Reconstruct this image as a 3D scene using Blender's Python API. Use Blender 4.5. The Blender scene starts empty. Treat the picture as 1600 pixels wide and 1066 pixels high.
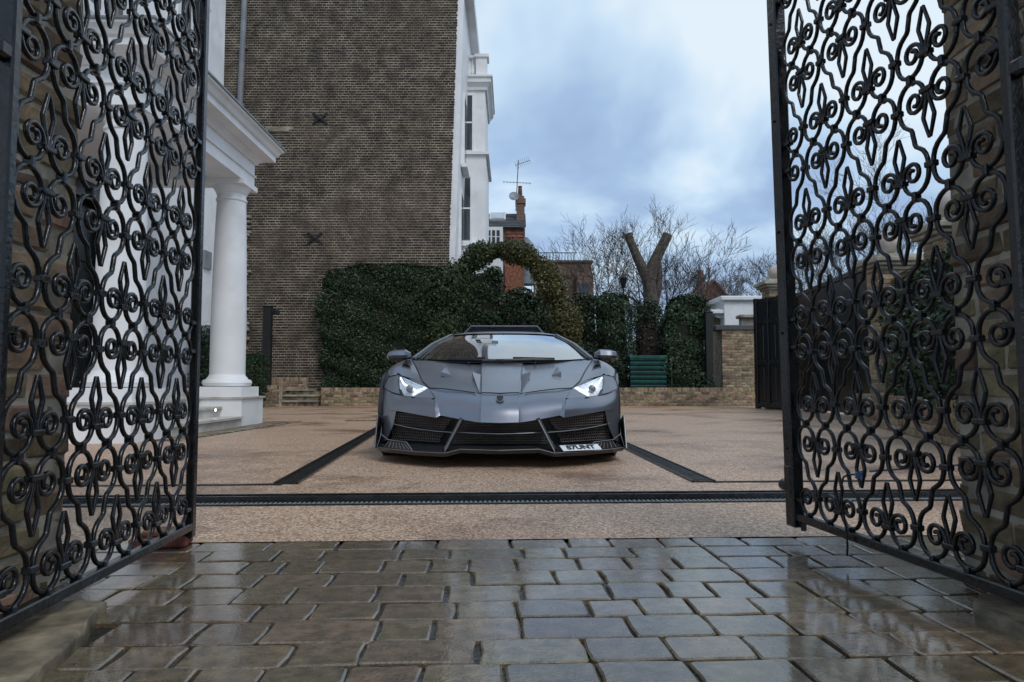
import bpy, bmesh, math, random
import numpy as np
from mathutils import Vector, Matrix
random.seed(7); np.random.seed(7)
S = bpy.context.scene
COL = S.collection
R = math.radians
# ---------------------------------------------------------------- camera, sky, sun, exposure
F, CX, CY, CAMZ, HOR = 1100.0, 800.0, 533.0, 0.60, 600.0
PITCH = math.atan((HOR - CY) / F)
cam = bpy.data.cameras.new('camera'); cam.sensor_width = 36; cam.lens = 36 * F / 1600
cam.clip_start = 0.05; cam.clip_end = 2000
camo = bpy.data.objects.new('camera', cam); COL.objects.link(camo)
camo.location = (0, 0, CAMZ); camo.rotation_euler = (R(90) + PITCH, 0, 0)
S.camera = camo
S.view_settings.view_transform = 'Standard'; S.view_settings.look = 'None'
S.view_settings.exposure = 0.6; S.view_settings.gamma = 1.0
SUN_EL, SUN_AZ = R(48), R(150)          # azimuth clockwise from +Y: behind the camera, to its right
W = bpy.data.worlds.new('World'); S.world = W; W.use_nodes = True
def build_sky():
    n, l = W.node_tree.nodes, W.node_tree.links
    n.clear()
    out = n.new('ShaderNodeOutputWorld'); bg = n.new('ShaderNodeBackground')
    sky = n.new('ShaderNodeTexSky'); sky.sky_type = 'NISHITA'; sky.sun_disc = False
    sky.sun_elevation = SUN_EL; sky.sun_rotation = SUN_AZ
    bg.inputs[1].default_value = 0.12
    tc = n.new('ShaderNodeTexCoord')
    sep = n.new('ShaderNodeSeparateXYZ'); l.new(tc.outputs['Generated'], sep.inputs[0])
    # flat cloud deck: direction divided by (height + a little)
    ad = n.new('ShaderNodeMath'); ad.operation = 'MAXIMUM'; ad.inputs[1].default_value = 0.0
    l.new(sep.outputs[2], ad.inputs[0])
    ad2 = n.new('ShaderNodeMath'); ad2.operation = 'ADD'; ad2.inputs[1].default_value = 0.32
    l.new(ad.outputs[0], ad2.inputs[0])
    dx = n.new('ShaderNodeMath'); dx.operation = 'DIVIDE'; l.new(sep.outputs[0], dx.inputs[0]); l.new(ad2.outputs[0], dx.inputs[1])
    dy = n.new('ShaderNodeMath'); dy.operation = 'DIVIDE'; l.new(sep.outputs[1], dy.inputs[0]); l.new(ad2.outputs[0], dy.inputs[1])
    cb = n.new('ShaderNodeCombineXYZ'); l.new(dx.outputs[0], cb.inputs[0]); l.new(dy.outputs[0], cb.inputs[1])
    mp = n.new('ShaderNodeMapping'); mp.inputs['Location'].default_value = SKY_OFF
    l.new(cb.outputs[0], mp.inputs[0])
    n1 = n.new('ShaderNodeTexNoise'); n1.inputs['Scale'].default_value = 1.15; n1.inputs['Detail'].default_value = 5
    n1.inputs['Roughness'].default_value = 0.53; n1.inputs['Distortion'].default_value = 0.35
    l.new(mp.outputs[0], n1.inputs['Vector'])
    cr = n.new('ShaderNodeValToRGB'); e = cr.color_ramp.elements
    e[0].position = 0.37; e[0].color = (0.195, 0.265, 0.42, 1)
    e[1].position = 0.60; e[1].color = (0.53, 0.605, 0.66, 1)
    m = cr.color_ramp.elements.new(0.46); m.color = (0.255, 0.355, 0.51, 1)
    m = cr.color_ramp.elements.new(0.54); m.color = (0.40, 0.515, 0.63, 1)
    l.new(n1.outputs[0], cr.inputs[0])
    sc = n.new('ShaderNodeVectorMath'); sc.operation = 'SCALE'; sc.inputs['Scale'].default_value = 1 / 0.12
    l.new(cr.outputs[0], sc.inputs[0])
    mx = n.new('ShaderNodeMix'); mx.data_type = 'RGBA'; mx.inputs[0].default_value = 0.93
    l.new(sky.outputs[0], mx.inputs[6]); l.new(sc.outputs[0], mx.inputs[7])
    l.new(mx.outputs[2], bg.inputs[0]); l.new(bg.outputs[0], out.inputs[0])
SKY_OFF = (11.179, 36.654, 0.0)
build_sky()
sl = bpy.data.lights.new('sun', 'SUN'); sl.energy = 0.95; sl.angle = R(25); sl.color = (1.0, 0.96, 0.91)
sun = bpy.data.objects.new('sun', sl); COL.objects.link(sun)
sdir = Vector((math.sin(SUN_AZ) * math.cos(SUN_EL), math.cos(SUN_AZ) * math.cos(SUN_EL), math.sin(SUN_EL)))
sun.rotation_euler = sdir.to_track_quat('Z', 'Y').to_euler(); sun.location = (0, 0, 20)

# ---------------------------------------------------------------- helpers
CT, ST = math.cos(PITCH), math.sin(PITCH)
def at(px, py, Y):
    """point at depth Y metres that the photograph shows at a pixel (used to measure the place)"""
    a, b = (px - CX) / F, (CY - py) / F
    k = Y / (CT - b * ST)
    return Vector((a * k, Y, CAMZ + k * (ST + b * CT)))
def gr(px, py, z=0.0):
    a, b = (px - CX) / F, (CY - py) / F
    k = (z - CAMZ) / (ST + b * CT)
    return Vector((a * k, k * (CT - b * ST), z))

WM = {}                                    # world matrices of things (before the depsgraph runs)
def tag(o, label=None, cat=None, group=None, kind=None):
    if label: o['label'] = label
    if cat: o['category'] = cat
    if group: o['group'] = group
    if kind: o['kind'] = kind
    return o
def thing(name, label, cat, loc=(0, 0, 0), rz=0.0, group=None):
    o = bpy.data.objects.new(name, None); COL.objects.link(o)
    o.empty_display_size = 0.1
    o.location = loc; o.rotation_euler = (0, 0, rz)
    WM[o.name] = Matrix.Translation(Vector(loc)) @ Matrix.Rotation(rz, 4, 'Z')
    return tag(o, label, cat, group)
def wm(o): return WM.get(o.name, Matrix.Identity(4))
def inst(name, mesh, parent, M):
    """another object of a shared mesh; M is its matrix in the parent's space"""
    o = bpy.data.objects.new(name, mesh); COL.objects.link(o)
    o.matrix_basis = M
    if parent:
        o.parent = parent; WM[o.name] = wm(parent) @ M
    else: WM[o.name] = M
    return o

class MB:
    def __init__(s): s.v = []; s.f = []; s.m = []
    def add(s, vs, fs, mi=0):
        k = len(s.v); s.v += [tuple(v) for v in vs]
        s.f += [tuple(i + k for i in f) for f in fs]; s.m += [mi] * len(fs); return s
    def box(s, c, d, rz=0.0, mi=0, M=None):
        x, y, z = d[0] / 2, d[1] / 2, d[2] / 2
        vs = [Vector(p) for p in ((-x,-y,-z),(x,-y,-z),(x,y,-z),(-x,y,-z),(-x,-y,z),(x,-y,z),(x,y,z),(-x,y,z))]
        if M is None: M = Matrix.Rotation(rz, 3, 'Z')
        return s.add([M @ v + Vector(c) for v in vs],
                     [(0,3,2,1),(4,5,6,7),(0,1,5,4),(1,2,6,5),(2,3,7,6),(3,0,4,7)], mi)
    def bx(s, x0, x1, y0, y1, z0, z1, mi=0):
        return s.box(((x0+x1)/2, (y0+y1)/2, (z0+z1)/2), (x1-x0, y1-y0, z1-z0), 0, mi)
    def bbox(s, c, d, b=0.01, M=None, mi=0):
        """box with chamfered edges"""
        x, y, z = d[0]/2, d[1]/2, d[2]/2
        b = min(b, x*.9, y*.9, z*.9)
        if M is None: M = Matrix.Identity(3)
        vs = []; idx = {}
        for sx in (-1,1):
            for sy in (-1,1):
                for sz in (-1,1):
                    for a, p in enumerate(((x, y-b, z-b), (x-b, y, z-b), (x-b, y-b, z))):
                        idx[(sx,sy,sz,a)] = len(vs); vs.append(M @ Vector((p[0]*sx, p[1]*sy, p[2]*sz)) + Vector(c))
        fs = []
        for a in range(3):
            for sg in (-1,1):
                o = [i for i in range(3) if i != a]
                q = []
                for u, w in ((-1,-1),(1,-1),(1,1),(-1,1)):
                    k = [0,0,0]; k[a] = sg; k[o[0]] = u; k[o[1]] = w
                    q.append(idx[(k[0],k[1],k[2],a)])
                if (sg > 0) == (a == 1): q.reverse()
                fs.append(tuple(q))
        for a in range(3):
            o = [i for i in range(3) if i != a]
            for u in (-1,1):
                for w in (-1,1):
                    k0 = [0,0,0]; k0[a] = -1; k0[o[0]] = u; k0[o[1]] = w
                    k1 = list(k0); k1[a] = 1
                    q = [idx[(*k0,o[0])], idx[(*k0,o[1])], idx[(*k1,o[1])], idx[(*k1,o[0])]]
                    if (u*w > 0) == (a != 1): q.reverse()
                    q.reverse(); fs.append(tuple(q))
        for sx in (-1,1):
            for sy in (-1,1):
                for sz in (-1,1):
                    q = [idx[(sx,sy,sz,a)] for a in range(3)]
                    if sx*sy*sz < 0: q.reverse()
                    fs.append(tuple(q))
        return s.add(vs, fs, mi)
    def tube(s, pts, rad, n=6, cap=True, mi=0, sq=None):
        """sweep along points; rad number or list; sq=(w,h) gives a rectangular bar with softened corners"""
        pts = [Vector(p) for p in pts]; N = len(pts)
        rr = rad if isinstance(rad, (list, tuple, np.ndarray)) else [rad] * N
        t0 = (pts[1] - pts[0]).normalized()
        up = Vector((0, 1, 0)) if sq else (Vector((0, 0, 1)) if abs(t0.z) < .9 else Vector((1, 0, 0)))
        vs = []; n_ = n
        if sq:
            w, h = sq; b = min(w, h) * .22
            prof = [(w/2-b,h/2),(w/2,h/2-b),(w/2,-h/2+b),(w/2-b,-h/2),(-w/2+b,-h/2),(-w/2,-h/2+b),(-w/2,h/2-b),(-w/2+b,h/2)]; n_ = 8
        for i, p in enumerate(pts):
            t = (pts[min(i+1,N-1)] - pts[max(i-1,0)]).normalized()
            a = t.cross(up)
            if a.length < 1e-5: a = t.orthogonal()
            a.normalize(); b2 = a.cross(t).normalized()
            if not sq: up = b2
            for k in range(n_):
                if sq: vs.append(p + a * prof[k][0] * rr[i] + b2 * prof[k][1] * rr[i])
                else:
                    th = 2 * math.pi * k / n_
                    vs.append(p + (a * math.cos(th) + b2 * math.sin(th)) * rr[i])
        fs = [(i*n_+k, i*n_+(k+1)%n_, (i+1)*n_+(k+1)%n_, (i+1)*n_+k) for i in range(N-1) for k in range(n_)]
        if sq: fs = [f[::-1] for f in fs]
        if cap: fs += [tuple(range(n_-1,-1,-1)), tuple((N-1)*n_+k for k in range(n_))]
        return s.add(vs, fs, mi)
    def lathe(s, prof, c=(0,0,0), n=24, M=None, mi=0, cap=True):
        vs = []
        for r, z in prof:
            for k in range(n):
                th = 2*math.pi*k/n; v = Vector((r*math.cos(th), r*math.sin(th), z))
                vs.append((M @ v if M else v) + Vector(c))
        fs = [(i*n+k, i*n+(k+1)%n, (i+1)*n+(k+1)%n, (i+1)*n+k) for i in range(len(prof)-1) for k in range(n)]
        if cap: fs += [tuple(range(n-1,-1,-1)), tuple((len(prof)-1)*n+k for k in range(n))]
        return s.add(vs, fs, mi)
    def prism(s, poly, z0, z1, mi=0, axis='Z', bev=0.0):
        """poly of 2D points, extruded between z0 and z1 along axis"""
        f = {'Z': lambda a,b,c: (a,b,c), 'Y': lambda a,b,c: (a,c,b), 'X': lambda a,b,c: (c,a,b)}[axis]
        n = len(poly)
        vs = [f(a,b,z0) for a,b in poly] + [f(a,b,z1) for a,b in poly]
        fs = [tuple(range(n))[::-1], tuple(range(n,2*n))] + [(k,(k+1)%n,n+(k+1)%n,n+k) for k in range(n)]
        return s.add(vs, fs, mi)
    def sweep(s, path, prof, closed=False, mi=0):
        """moulding: prof [(outward offset, z)] along a plan path (outward = right of travel), mitred"""
        P = [Vector((p[0], p[1])) for p in path]; N = len(P); vs = []
        for i, p in enumerate(P):
            d1 = (P[i]-P[i-1]).normalized() if i > 0 else (P[1]-P[0]).normalized()
            d2 = (P[i+1]-P[i]).normalized() if i < N-1 else d1
            n1, n2 = Vector((d1.y,-d1.x)), Vector((d2.y,-d2.x))
            m = (n1+n2); m = m / max(m.dot(n1), .2)
            for o, z in prof: vs.append((p.x+m.x*o, p.y+m.y*o, z))
        k = len(prof)
        fs = [(i*k+j, (i+1)*k+j, (i+1)*k+(j+1)%k, i*k+(j+1)%k) for i in range(N-1) for j in range(k)]
        fs += [tuple(range(k)), tuple((N-1)*k+j for j in range(k-1,-1,-1))]
        return s.add(vs, fs, mi)
    def patch(s, g, nu=4, nv=4, lin_u=False, lin_v=False, mirror=False, mi=0):
        g = [[Vector(p) for p in row] for row in g]
        def refine(line, n, lin):
            out = []
            L = len(line)
            for i in range(L-1):
                p1, p2 = line[i], line[i+1]
                p0 = line[i-1] if i > 0 else p1*2-p2
                p3 = line[i+2] if i+2 < L else p2*2-p1
                for j in range(n):
                    t = j/n
                    if lin: out.append(p1.lerp(p2, t))
                    else: out.append(.5*((2*p1)+(p2-p0)*t+(2*p0-5*p1+4*p2-p3)*t*t+(3*p1-p0-3*p2+p3)*t**3))
            out.append(line[-1]); return out
        rows = [refine(r, nu, lin_u) for r in g]
        cols = [refine([r[j] for r in rows], nv, lin_v) for j in range(len(rows[0]))]
        nc, nr = len(cols), len(cols[0])
        vs = [cols[j][i] for i in range(nr) for j in range(nc)]
        fs = [(i*nc+j, i*nc+j+1, (i+1)*nc+j+1, (i+1)*nc+j) for i in range(nr-1) for j in range(nc-1)]
        s.add(vs, fs, mi)
        if mirror: s.add([(-v[0], v[1], v[2]) for v in vs], [f[::-1] for f in fs], mi)
        return s
    def mirx(s):
        k = len(s.v); n = len(s.f)
        s.v += [(-a,b,c) for a,b,c in s.v]
        s.f += [tuple(i+k for i in f[::-1]) for f in s.f[:n]]; s.m += s.m[:n]; return s
    def mesh(s, name, mats, smooth=None, M=None, weld=False):
        me = bpy.data.meshes.new(name)
        vs = s.v if M is None else [tuple(M @ Vector(v)) for v in s.v]
        me.from_pydata(vs, [], s.f)
        for m in (mats if isinstance(mats, (list, tuple)) else [mats]): me.materials.append(m)
        if any(s.m): me.polygons.foreach_set('material_index', s.m)
        me.validate()
        if weld:
            bm = bmesh.new(); bm.from_mesh(me); bmesh.ops.remove_doubles(bm, verts=bm.verts, dist=2e-4); bmesh.ops.recalc_face_normals(bm, faces=bm.faces); bm.to_mesh(me); bm.free()
        if smooth is not None:
            me.polygons.foreach_set('use_smooth', [True]*len(me.polygons))
            me.set_sharp_from_angle(angle=R(smooth))
        me.update(); return me
    def build(s, name, mats, parent=None, smooth=None, local=False, weld=False):
        M = None
        if parent is not None and not local: M = wm(parent).inverted()
        o = bpy.data.objects.new(name, s.mesh(name, mats, smooth, M, weld)); COL.objects.link(o)
        if parent is not None: o.parent = parent; WM[o.name] = wm(parent)
        return o

# ---------------------------------------------------------------- materials
def nt(name):
    m = bpy.data.materials.new(name); m.use_nodes = True
    return m, m.node_tree.nodes, m.node_tree.links, m.node_tree.nodes['Principled BSDF']
def mat(name, col, rough=.6, metal=0., var=.15, scale=6., bump=0., bscale=40., rnd=0., col2=None, rvar=0., spec=.5, coat=0., detail=4, isl=False, stain=None):
    """principled + noise mottling (var), per-object / per-island tint (rnd), second colour in patches (col2), bump"""
    m, n, l, p = nt(name)
    p.inputs['Metallic'].default_value = metal; p.inputs['Roughness'].default_value = rough
    p.inputs['Specular IOR Level'].default_value = spec; p.inputs['Coat Weight'].default_value = coat
    tc = n.new('ShaderNodeTexCoord')
    src = tc.outputs['Object']
    if rnd:
        oi = n.new('ShaderNodeObjectInfo'); rv = oi.outputs['Random']
        if isl:
            g = n.new('ShaderNodeNewGeometry'); ad = n.new('ShaderNodeMath'); ad.operation = 'ADD'
            l.new(oi.outputs['Random'], ad.inputs[0]); l.new(g.outputs['Random Per Island'], ad.inputs[1])
            fr = n.new('ShaderNodeMath'); fr.operation = 'FRACT'; l.new(ad.outputs[0], fr.inputs[0]); rv = fr.outputs[0]
        sc = n.new('ShaderNodeVectorMath'); sc.operation = 'SCALE'; sc.inputs[0].default_value = (37., 91., 53.)
        l.new(rv, sc.inputs['Scale'])
        a2 = n.new('ShaderNodeVectorMath'); l.new(tc.outputs['Object'], a2.inputs[0]); l.new(sc.outputs[0], a2.inputs[1]); src = a2.outputs[0]
    nz = n.new('ShaderNodeTexNoise'); nz.inputs['Scale'].default_value = scale; nz.inputs['Detail'].default_value = detail
    l.new(src, nz.inputs['Vector'])
    mx = n.new('ShaderNodeMix'); mx.data_type = 'RGBA'
    c2 = col2 if col2 else tuple(max(0, c*(1-var*2)) for c in col)
    c1 = col if col2 else tuple(c*(1+var) for c in col)
    mx.inputs[6].default_value = (*c1, 1); mx.inputs[7].default_value = (*c2, 1)
    mr = n.new('ShaderNodeMapRange'); mr.inputs[1].default_value = .35; mr.inputs[2].default_value = .65
    l.new(nz.outputs[0], mr.inputs[0]); l.new(mr.outputs[0], mx.inputs[0])
    co = mx.outputs[2]
    if rnd:
        wn = n.new('ShaderNodeTexWhiteNoise'); wn.noise_dimensions = '1D'; l.new(rv, wn.inputs['W'])
        hs = n.new('ShaderNodeHueSaturation')
        m1 = n.new('ShaderNodeMapRange'); m1.inputs[3].default_value = 1-rnd; m1.inputs[4].default_value = 1+rnd
        l.new(wn.outputs[0], m1.inputs[0]); l.new(m1.outputs[0], hs.inputs['Value'])
        sp = n.new('ShaderNodeSeparateColor'); l.new(wn.outputs[1], sp.inputs[0])
        m2 = n.new('ShaderNodeMapRange'); m2.inputs[3].default_value = .5-.035*min(1,rnd*2); m2.inputs[4].default_value = .5+.03*min(1,rnd*2)
        l.new(sp.outputs[1], m2.inputs[0]); l.new(m2.outputs[0], hs.inputs['Hue'])
        l.new(co, hs.inputs['Color']); co = hs.outputs[0]
    if stain:
        sn = n.new('ShaderNodeTexNoise'); sn.inputs['Scale'].default_value = stain[1]; sn.inputs['Detail'].default_value = 5
        l.new(tc.outputs['Object'], sn.inputs['Vector'])
        sr = n.new('ShaderNodeMapRange'); sr.inputs[1].default_value = .52; sr.inputs[2].default_value = .7; sr.inputs[4].default_value = stain[2]
        l.new(sn.outputs[0], sr.inputs[0])
        sm = n.new('ShaderNodeMix'); sm.data_type = 'RGBA'; sm.inputs[7].default_value = (*stain[0], 1)
        l.new(sr.outputs[0], sm.inputs[0]); l.new(co, sm.inputs[6]); co = sm.outputs[2]
    l.new(co, p.inputs['Base Color'])
    if coat: p.inputs['Coat Roughness'].default_value = .06
    if rvar:
        rr = n.new('ShaderNodeMapRange'); rr.inputs[1].default_value = .3; rr.inputs[2].default_value = .7
        rr.inputs[3].default_value = max(.02, rough-rvar); rr.inputs[4].default_value = min(1, rough+rvar)
        n3 = n.new('ShaderNodeTexNoise'); n3.inputs['Scale'].default_value = scale*.6; n3.inputs['Detail'].default_value = 5
        l.new(src, n3.inputs['Vector']); l.new(n3.outputs[0], rr.inputs[0]); l.new(rr.outputs[0], p.inputs['Roughness'])
    if bump:
        nb = n.new('ShaderNodeTexNoise'); nb.inputs['Scale'].default_value = bscale; nb.inputs['Detail'].default_value = 6
        l.new(src, nb.inputs['Vector'])
        bp = n.new('ShaderNodeBump'); bp.inputs['Strength'].default_value = bump; bp.inputs['Distance'].default_value = .01
        l.new(nb.outputs[0], bp.inputs['Height']); l.new(bp.outputs[0], p.inputs['Normal'])
        if coat:
            b3 = n.new('ShaderNodeBump'); b3.inputs['Strength'].default_value = bump*.055; b3.inputs['Distance'].default_value = .01
            l.new(nb.outputs[0], b3.inputs['Height']); l.new(b3.outputs[0], p.inputs['Coat Normal'])
    return m
M_ = {}
M_['iron'] = mat('wet black iron', (.006,.007,.009), .22, 0, .3, 30, .22, 60, rvar=.10, spec=.5)
M_['stock'] = mat('yellow stock brick', (.34,.250,.145), .75, 0, .3, 14, .6, 60, rnd=.52, col2=(.165,.122,.078), isl=True)
M_['mortar'] = mat('lime mortar', (.44,.40,.32), .9, 0, .25, 8, .5, 80)
M_['soot'] = mat('sooty brick', (.047,.035,.027), .9, 0, .3, 14, .5, 40, rnd=.55, isl=True, stain=((.100,.074,.053), .45, .85))
M_['sootmortar'] = mat('weathered mortar', (.34,.285,.215), .95, 0, .3, 2.2, .4, 60, stain=((.17,.14,.105), .5, .8))
M_['sett'] = mat('wet sandstone', (.140,.104,.058), .26, 0, .22, 26, .5, 120, rnd=.26, rvar=.18, stain=((.068,.048,.026), 6, .55), spec=.5, coat=.9, detail=9)
M_['joint'] = mat('wet dirt joint', (.035,.032,.026), .22, 0, .3, 10, .6, 60, rvar=.15)
M_['slab'] = mat('rough wet stone', (.21,.17,.11), .5, 0, .4, 7, .9, 22, rvar=.2, stain=((.085,.068,.038), 16, .8))
M_['white'] = mat('white stucco paint', (.80,.81,.82), .5, 0, .04, 1.5, .12, 60, stain=((.62,.62,.59), 2.2, .5))
M_['marble'] = mat('pale marble step', (.56,.54,.50), .35, 0, .12, 4, 0, stain=((.35,.31,.26), 5, .6))
M_['stone'] = mat('limestone trim', (.36,.33,.27), .8, 0, .2, 4, .3, 50, stain=((.16,.15,.12), 3, .7))
M_['black'] = mat('black gloss paint', (.010,.011,.012), .25, 0, .2, 8)
M_['black_matt'] = mat('black satin paint', (.012,.013,.014), .5, 0, .2, 8)
M_['glass'] = mat('dark window glass', (.03,.038,.045), .05, 0, .1, 2, spec=.9)
M_['steel'] = mat('wet black steel', (.02,.021,.022), .3, .2, .25, 20, .3, 60, rvar=.12)
M_['grate'] = mat('galvanised grate', (.36,.40,.39), .4, .5, .2, 30)
M_['void'] = mat('dark drain floor', (.006,.006,.006), .6, 0, .1, 8)
M_['slate'] = mat('slate roof', (.06,.062,.07), .6, 0, .2, 3, rnd=.15, isl=True)
M_['redbrick'] = mat('red brick', (.20,.075,.045), .85, 0, .25, 9, .3, 30, rnd=.35, isl=True)
M_['redtile'] = mat('red clay tiles', (.17,.062,.045), .8, 0, .25, 6, .3, 30, rnd=.3, isl=True)
M_['brownbrick'] = mat('brown brick', (.13,.085,.06), .85, 0, .25, 5, .3, 20)
M_['lead'] = mat('lead grey', (.20,.22,.24), .5, .3, .15, 4)
M_['greypipe'] = mat('grey painted pipe', (.22,.225,.24), .5, 0, .1, 3)
M_['teal'] = mat('teal painted slat', (.008,.10,.085), .65, 0, .2, 6)
M_['bark'] = mat('grey bark', (.080,.066,.054), .9, 0, .3, 8, .6, 25, stain=((.07,.065,.045), 2, .6))
M_['cutwood'] = mat('cut wood', (.20,.145,.10), .8, 0, .25, 10)
M_['twig'] = mat('dark twigs', (.062,.050,.043), .9, 0, .2, 5)
M_['soil'] = mat('dark soil', (.035,.026,.018), .95, 0, .3, 10, .8, 30)
M_['earth'] = mat('distant ground', (.07,.075,.055), .9, 0, .2, .2)
M_['rope'] = mat('blue rope', (.07,.15,.32), .7, 0, .2, 30)
M_['ball'] = mat('weathered stone ball', (.50,.44,.38), .7, 0, .15, 6, .2, 40)
def leafmat(name, c1, c2, c3=None, hi=.55):
    m, n, l, p = nt(name)
    g = n.new('ShaderNodeNewGeometry'); cr = n.new('ShaderNodeValToRGB'); e = cr.color_ramp.elements
    e[0].color = (*c1, 1); e[1].color = (*c2, 1); e[1].position = .75
    if c3: x = cr.color_ramp.elements.new(.92); x.color = (*c3, 1)
    l.new(g.outputs['Random Per Island'], cr.inputs[0]); l.new(cr.outputs[0], p.inputs['Base Color'])
    p.inputs['Roughness'].default_value = hi; p.inputs['Specular IOR Level'].default_value = .35
    return m
M_['leaf_hedge'] = leafmat('laurel leaves', (.010,.024,.010), (.026,.052,.020), (.05,.075,.032), .45)
M_['leaf_conifer'] = leafmat('conifer leaves', (.010,.026,.012), (.030,.060,.027), (.060,.090,.045))
M_['leaf_ivy'] = leafmat('ivy leaves', (.013,.031,.012), (.036,.062,.021), (.080,.085,.030))
M_['leaf_arch'] = leafmat('yellowing ivy leaves', (.036,.046,.015), (.090,.086,.028), (.14,.105,.04))
M_['leaf_box'] = leafmat('box leaves', (.012,.030,.010), (.03,.062,.02))
M_['core'] = mat('dark foliage core', (.010,.012,.007), .95, 0, .3, 8)
M_['dryleaf'] = leafmat('dry brown sprigs', (.035,.016,.012), (.06,.028,.018))

def driveway_material():
    m, n, l, p = nt('resin bound gravel')
    tc = n.new('ShaderNodeTexCoord')
    v = n.new('ShaderNodeTexVoronoi'); v.inputs['Scale'].default_value = 118
    l.new(tc.outputs['Object'], v.inputs['Vector'])
    cr = n.new('ShaderNodeValToRGB'); e = cr.color_ramp.elements
    e[0].color = (.19,.108,.064,1); e[1].color = (.72,.54,.395,1)
    x = cr.color_ramp.elements.new(.5); x.color = (.42,.265,.165,1)
    sp = n.new('ShaderNodeSeparateColor'); l.new(v.outputs['Color'], sp.inputs[0]); l.new(sp.outputs[0], cr.inputs[0])
    # worn-in damp patches with a shape of their own
    nz = n.new('ShaderNodeTexNoise'); nz.inputs['Scale'].default_value = .62; nz.inputs['Detail'].default_value = 7; nz.inputs['Roughness'].default_value = .66
    l.new(tc.outputs['Object'], nz.inputs['Vector'])
    mr = n.new('ShaderNodeMapRange'); mr.inputs[1].default_value = .49; mr.inputs[2].default_value = .66; mr.inputs[4].default_value = 1.0
    l.new(nz.outputs[0], mr.inputs[0])
    mx = n.new('ShaderNodeMix'); mx.data_type = 'RGBA'; mx.blend_type = 'MULTIPLY'; mx.inputs[7].default_value = (.40,.31,.26,1)
    l.new(mr.outputs[0], mx.inputs[0]); l.new(cr.outputs[0], mx.inputs[6]); l.new(mx.outputs[2], p.inputs['Base Color'])
    rr = n.new('ShaderNodeMapRange'); rr.inputs[3].default_value = .50; rr.inputs[4].default_value = .26
    l.new(mr.outputs[0], rr.inputs[0]); l.new(rr.outputs[0], p.inputs['Roughness'])
    bp = n.new('ShaderNodeBump'); bp.inputs['Strength'].default_value = .55; bp.inputs['Distance'].default_value = .004
    l.new(v.outputs['Distance'], bp.inputs['Height']); l.new(bp.outputs[0], p.inputs['Normal'])
    return m
M_['drive'] = driveway_material()
def brick_far(name, c1, c2, mo, sc):
    m, n, l, p = nt(name)
    tc = n.new('ShaderNodeTexCoord'); b = n.new('ShaderNodeTexBrick')
    mp = n.new('ShaderNodeMapping'); mp.inputs['Rotation'].default_value = (R(90), 0, 0)
    l.new(tc.outputs['Object'], mp.inputs[0]); l.new(mp.outputs[0], b.inputs['Vector'])
    b.inputs['Color1'].default_value = (*c1,1); b.inputs['Color2'].default_value = (*c2,1); b.inputs['Mortar'].default_value = (*mo,1)
    b.inputs['Scale'].default_value = sc; b.inputs['Mortar Size'].default_value = .012; b.inputs['Brick Width'].default_value = .225; b.inputs['Row Height'].default_value = .075
    l.new(b.outputs[0], p.inputs['Base Color']); p.inputs['Roughness'].default_value = .9
    return m
M_['farbrick'] = brick_far('far red brick', (.20,.085,.055), (.13,.06,.042), (.22,.19,.16), 1)
M_['farstock'] = brick_far('far stock brick', (.20,.15,.085), (.13,.10,.06), (.2,.18,.14), 1)

# ---------------------------------------------------------------- leaves and branches
def leaf_mesh(name, pts, size, m, parent=None, nrm=None, spread=.9, asp=.55, local_origin=None):
    """one joined mesh of rhombus leaves; nrm = preferred facing"""
    N = len(pts); pts = np.asarray(pts, float)
    if parent is not None: 
        o = np.array(wm(parent).translation); pts = pts - o
    d = np.random.normal(size=(N,3)); d /= np.linalg.norm(d, axis=1)[:,None]
    if nrm is not None:
        d = d*spread + np.asarray(nrm); d /= np.linalg.norm(d, axis=1)[:,None]
    r = np.random.normal(size=(N,3)); a = np.cross(d, r); a /= np.linalg.norm(a, axis=1)[:,None]
    b = np.cross(d, a)
    s = size * np.random.uniform(.6, 1.35, (N,1))
    v = np.empty((N,4,3)); v[:,0] = pts - a*s*.5; v[:,1] = pts + b*s*.5*asp + d*s*.08; v[:,2] = pts + a*s*.5; v[:,3] = pts - b*s*.5*asp + d*s*.08
    me = bpy.data.meshes.new(name)
    me.vertices.add(N*4); me.vertices.foreach_set('co', v.ravel())
    me.loops.add(N*4); me.loops.foreach_set('vertex_index', np.arange(N*4, dtype=np.int32))
    me.polygons.add(N); me.polygons.foreach_set('loop_start', np.arange(0, N*4, 4, dtype=np.int32))
    me.polygons.foreach_set('loop_total', np.full(N, 4, dtype=np.int32))
    me.materials.append(m); me.update(calc_edges=True)
    o = bpy.data.objects.new(name, me); COL.objects.link(o)
    if parent is not None: o.parent = parent; WM[o.name] = wm(parent)
    return o
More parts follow.
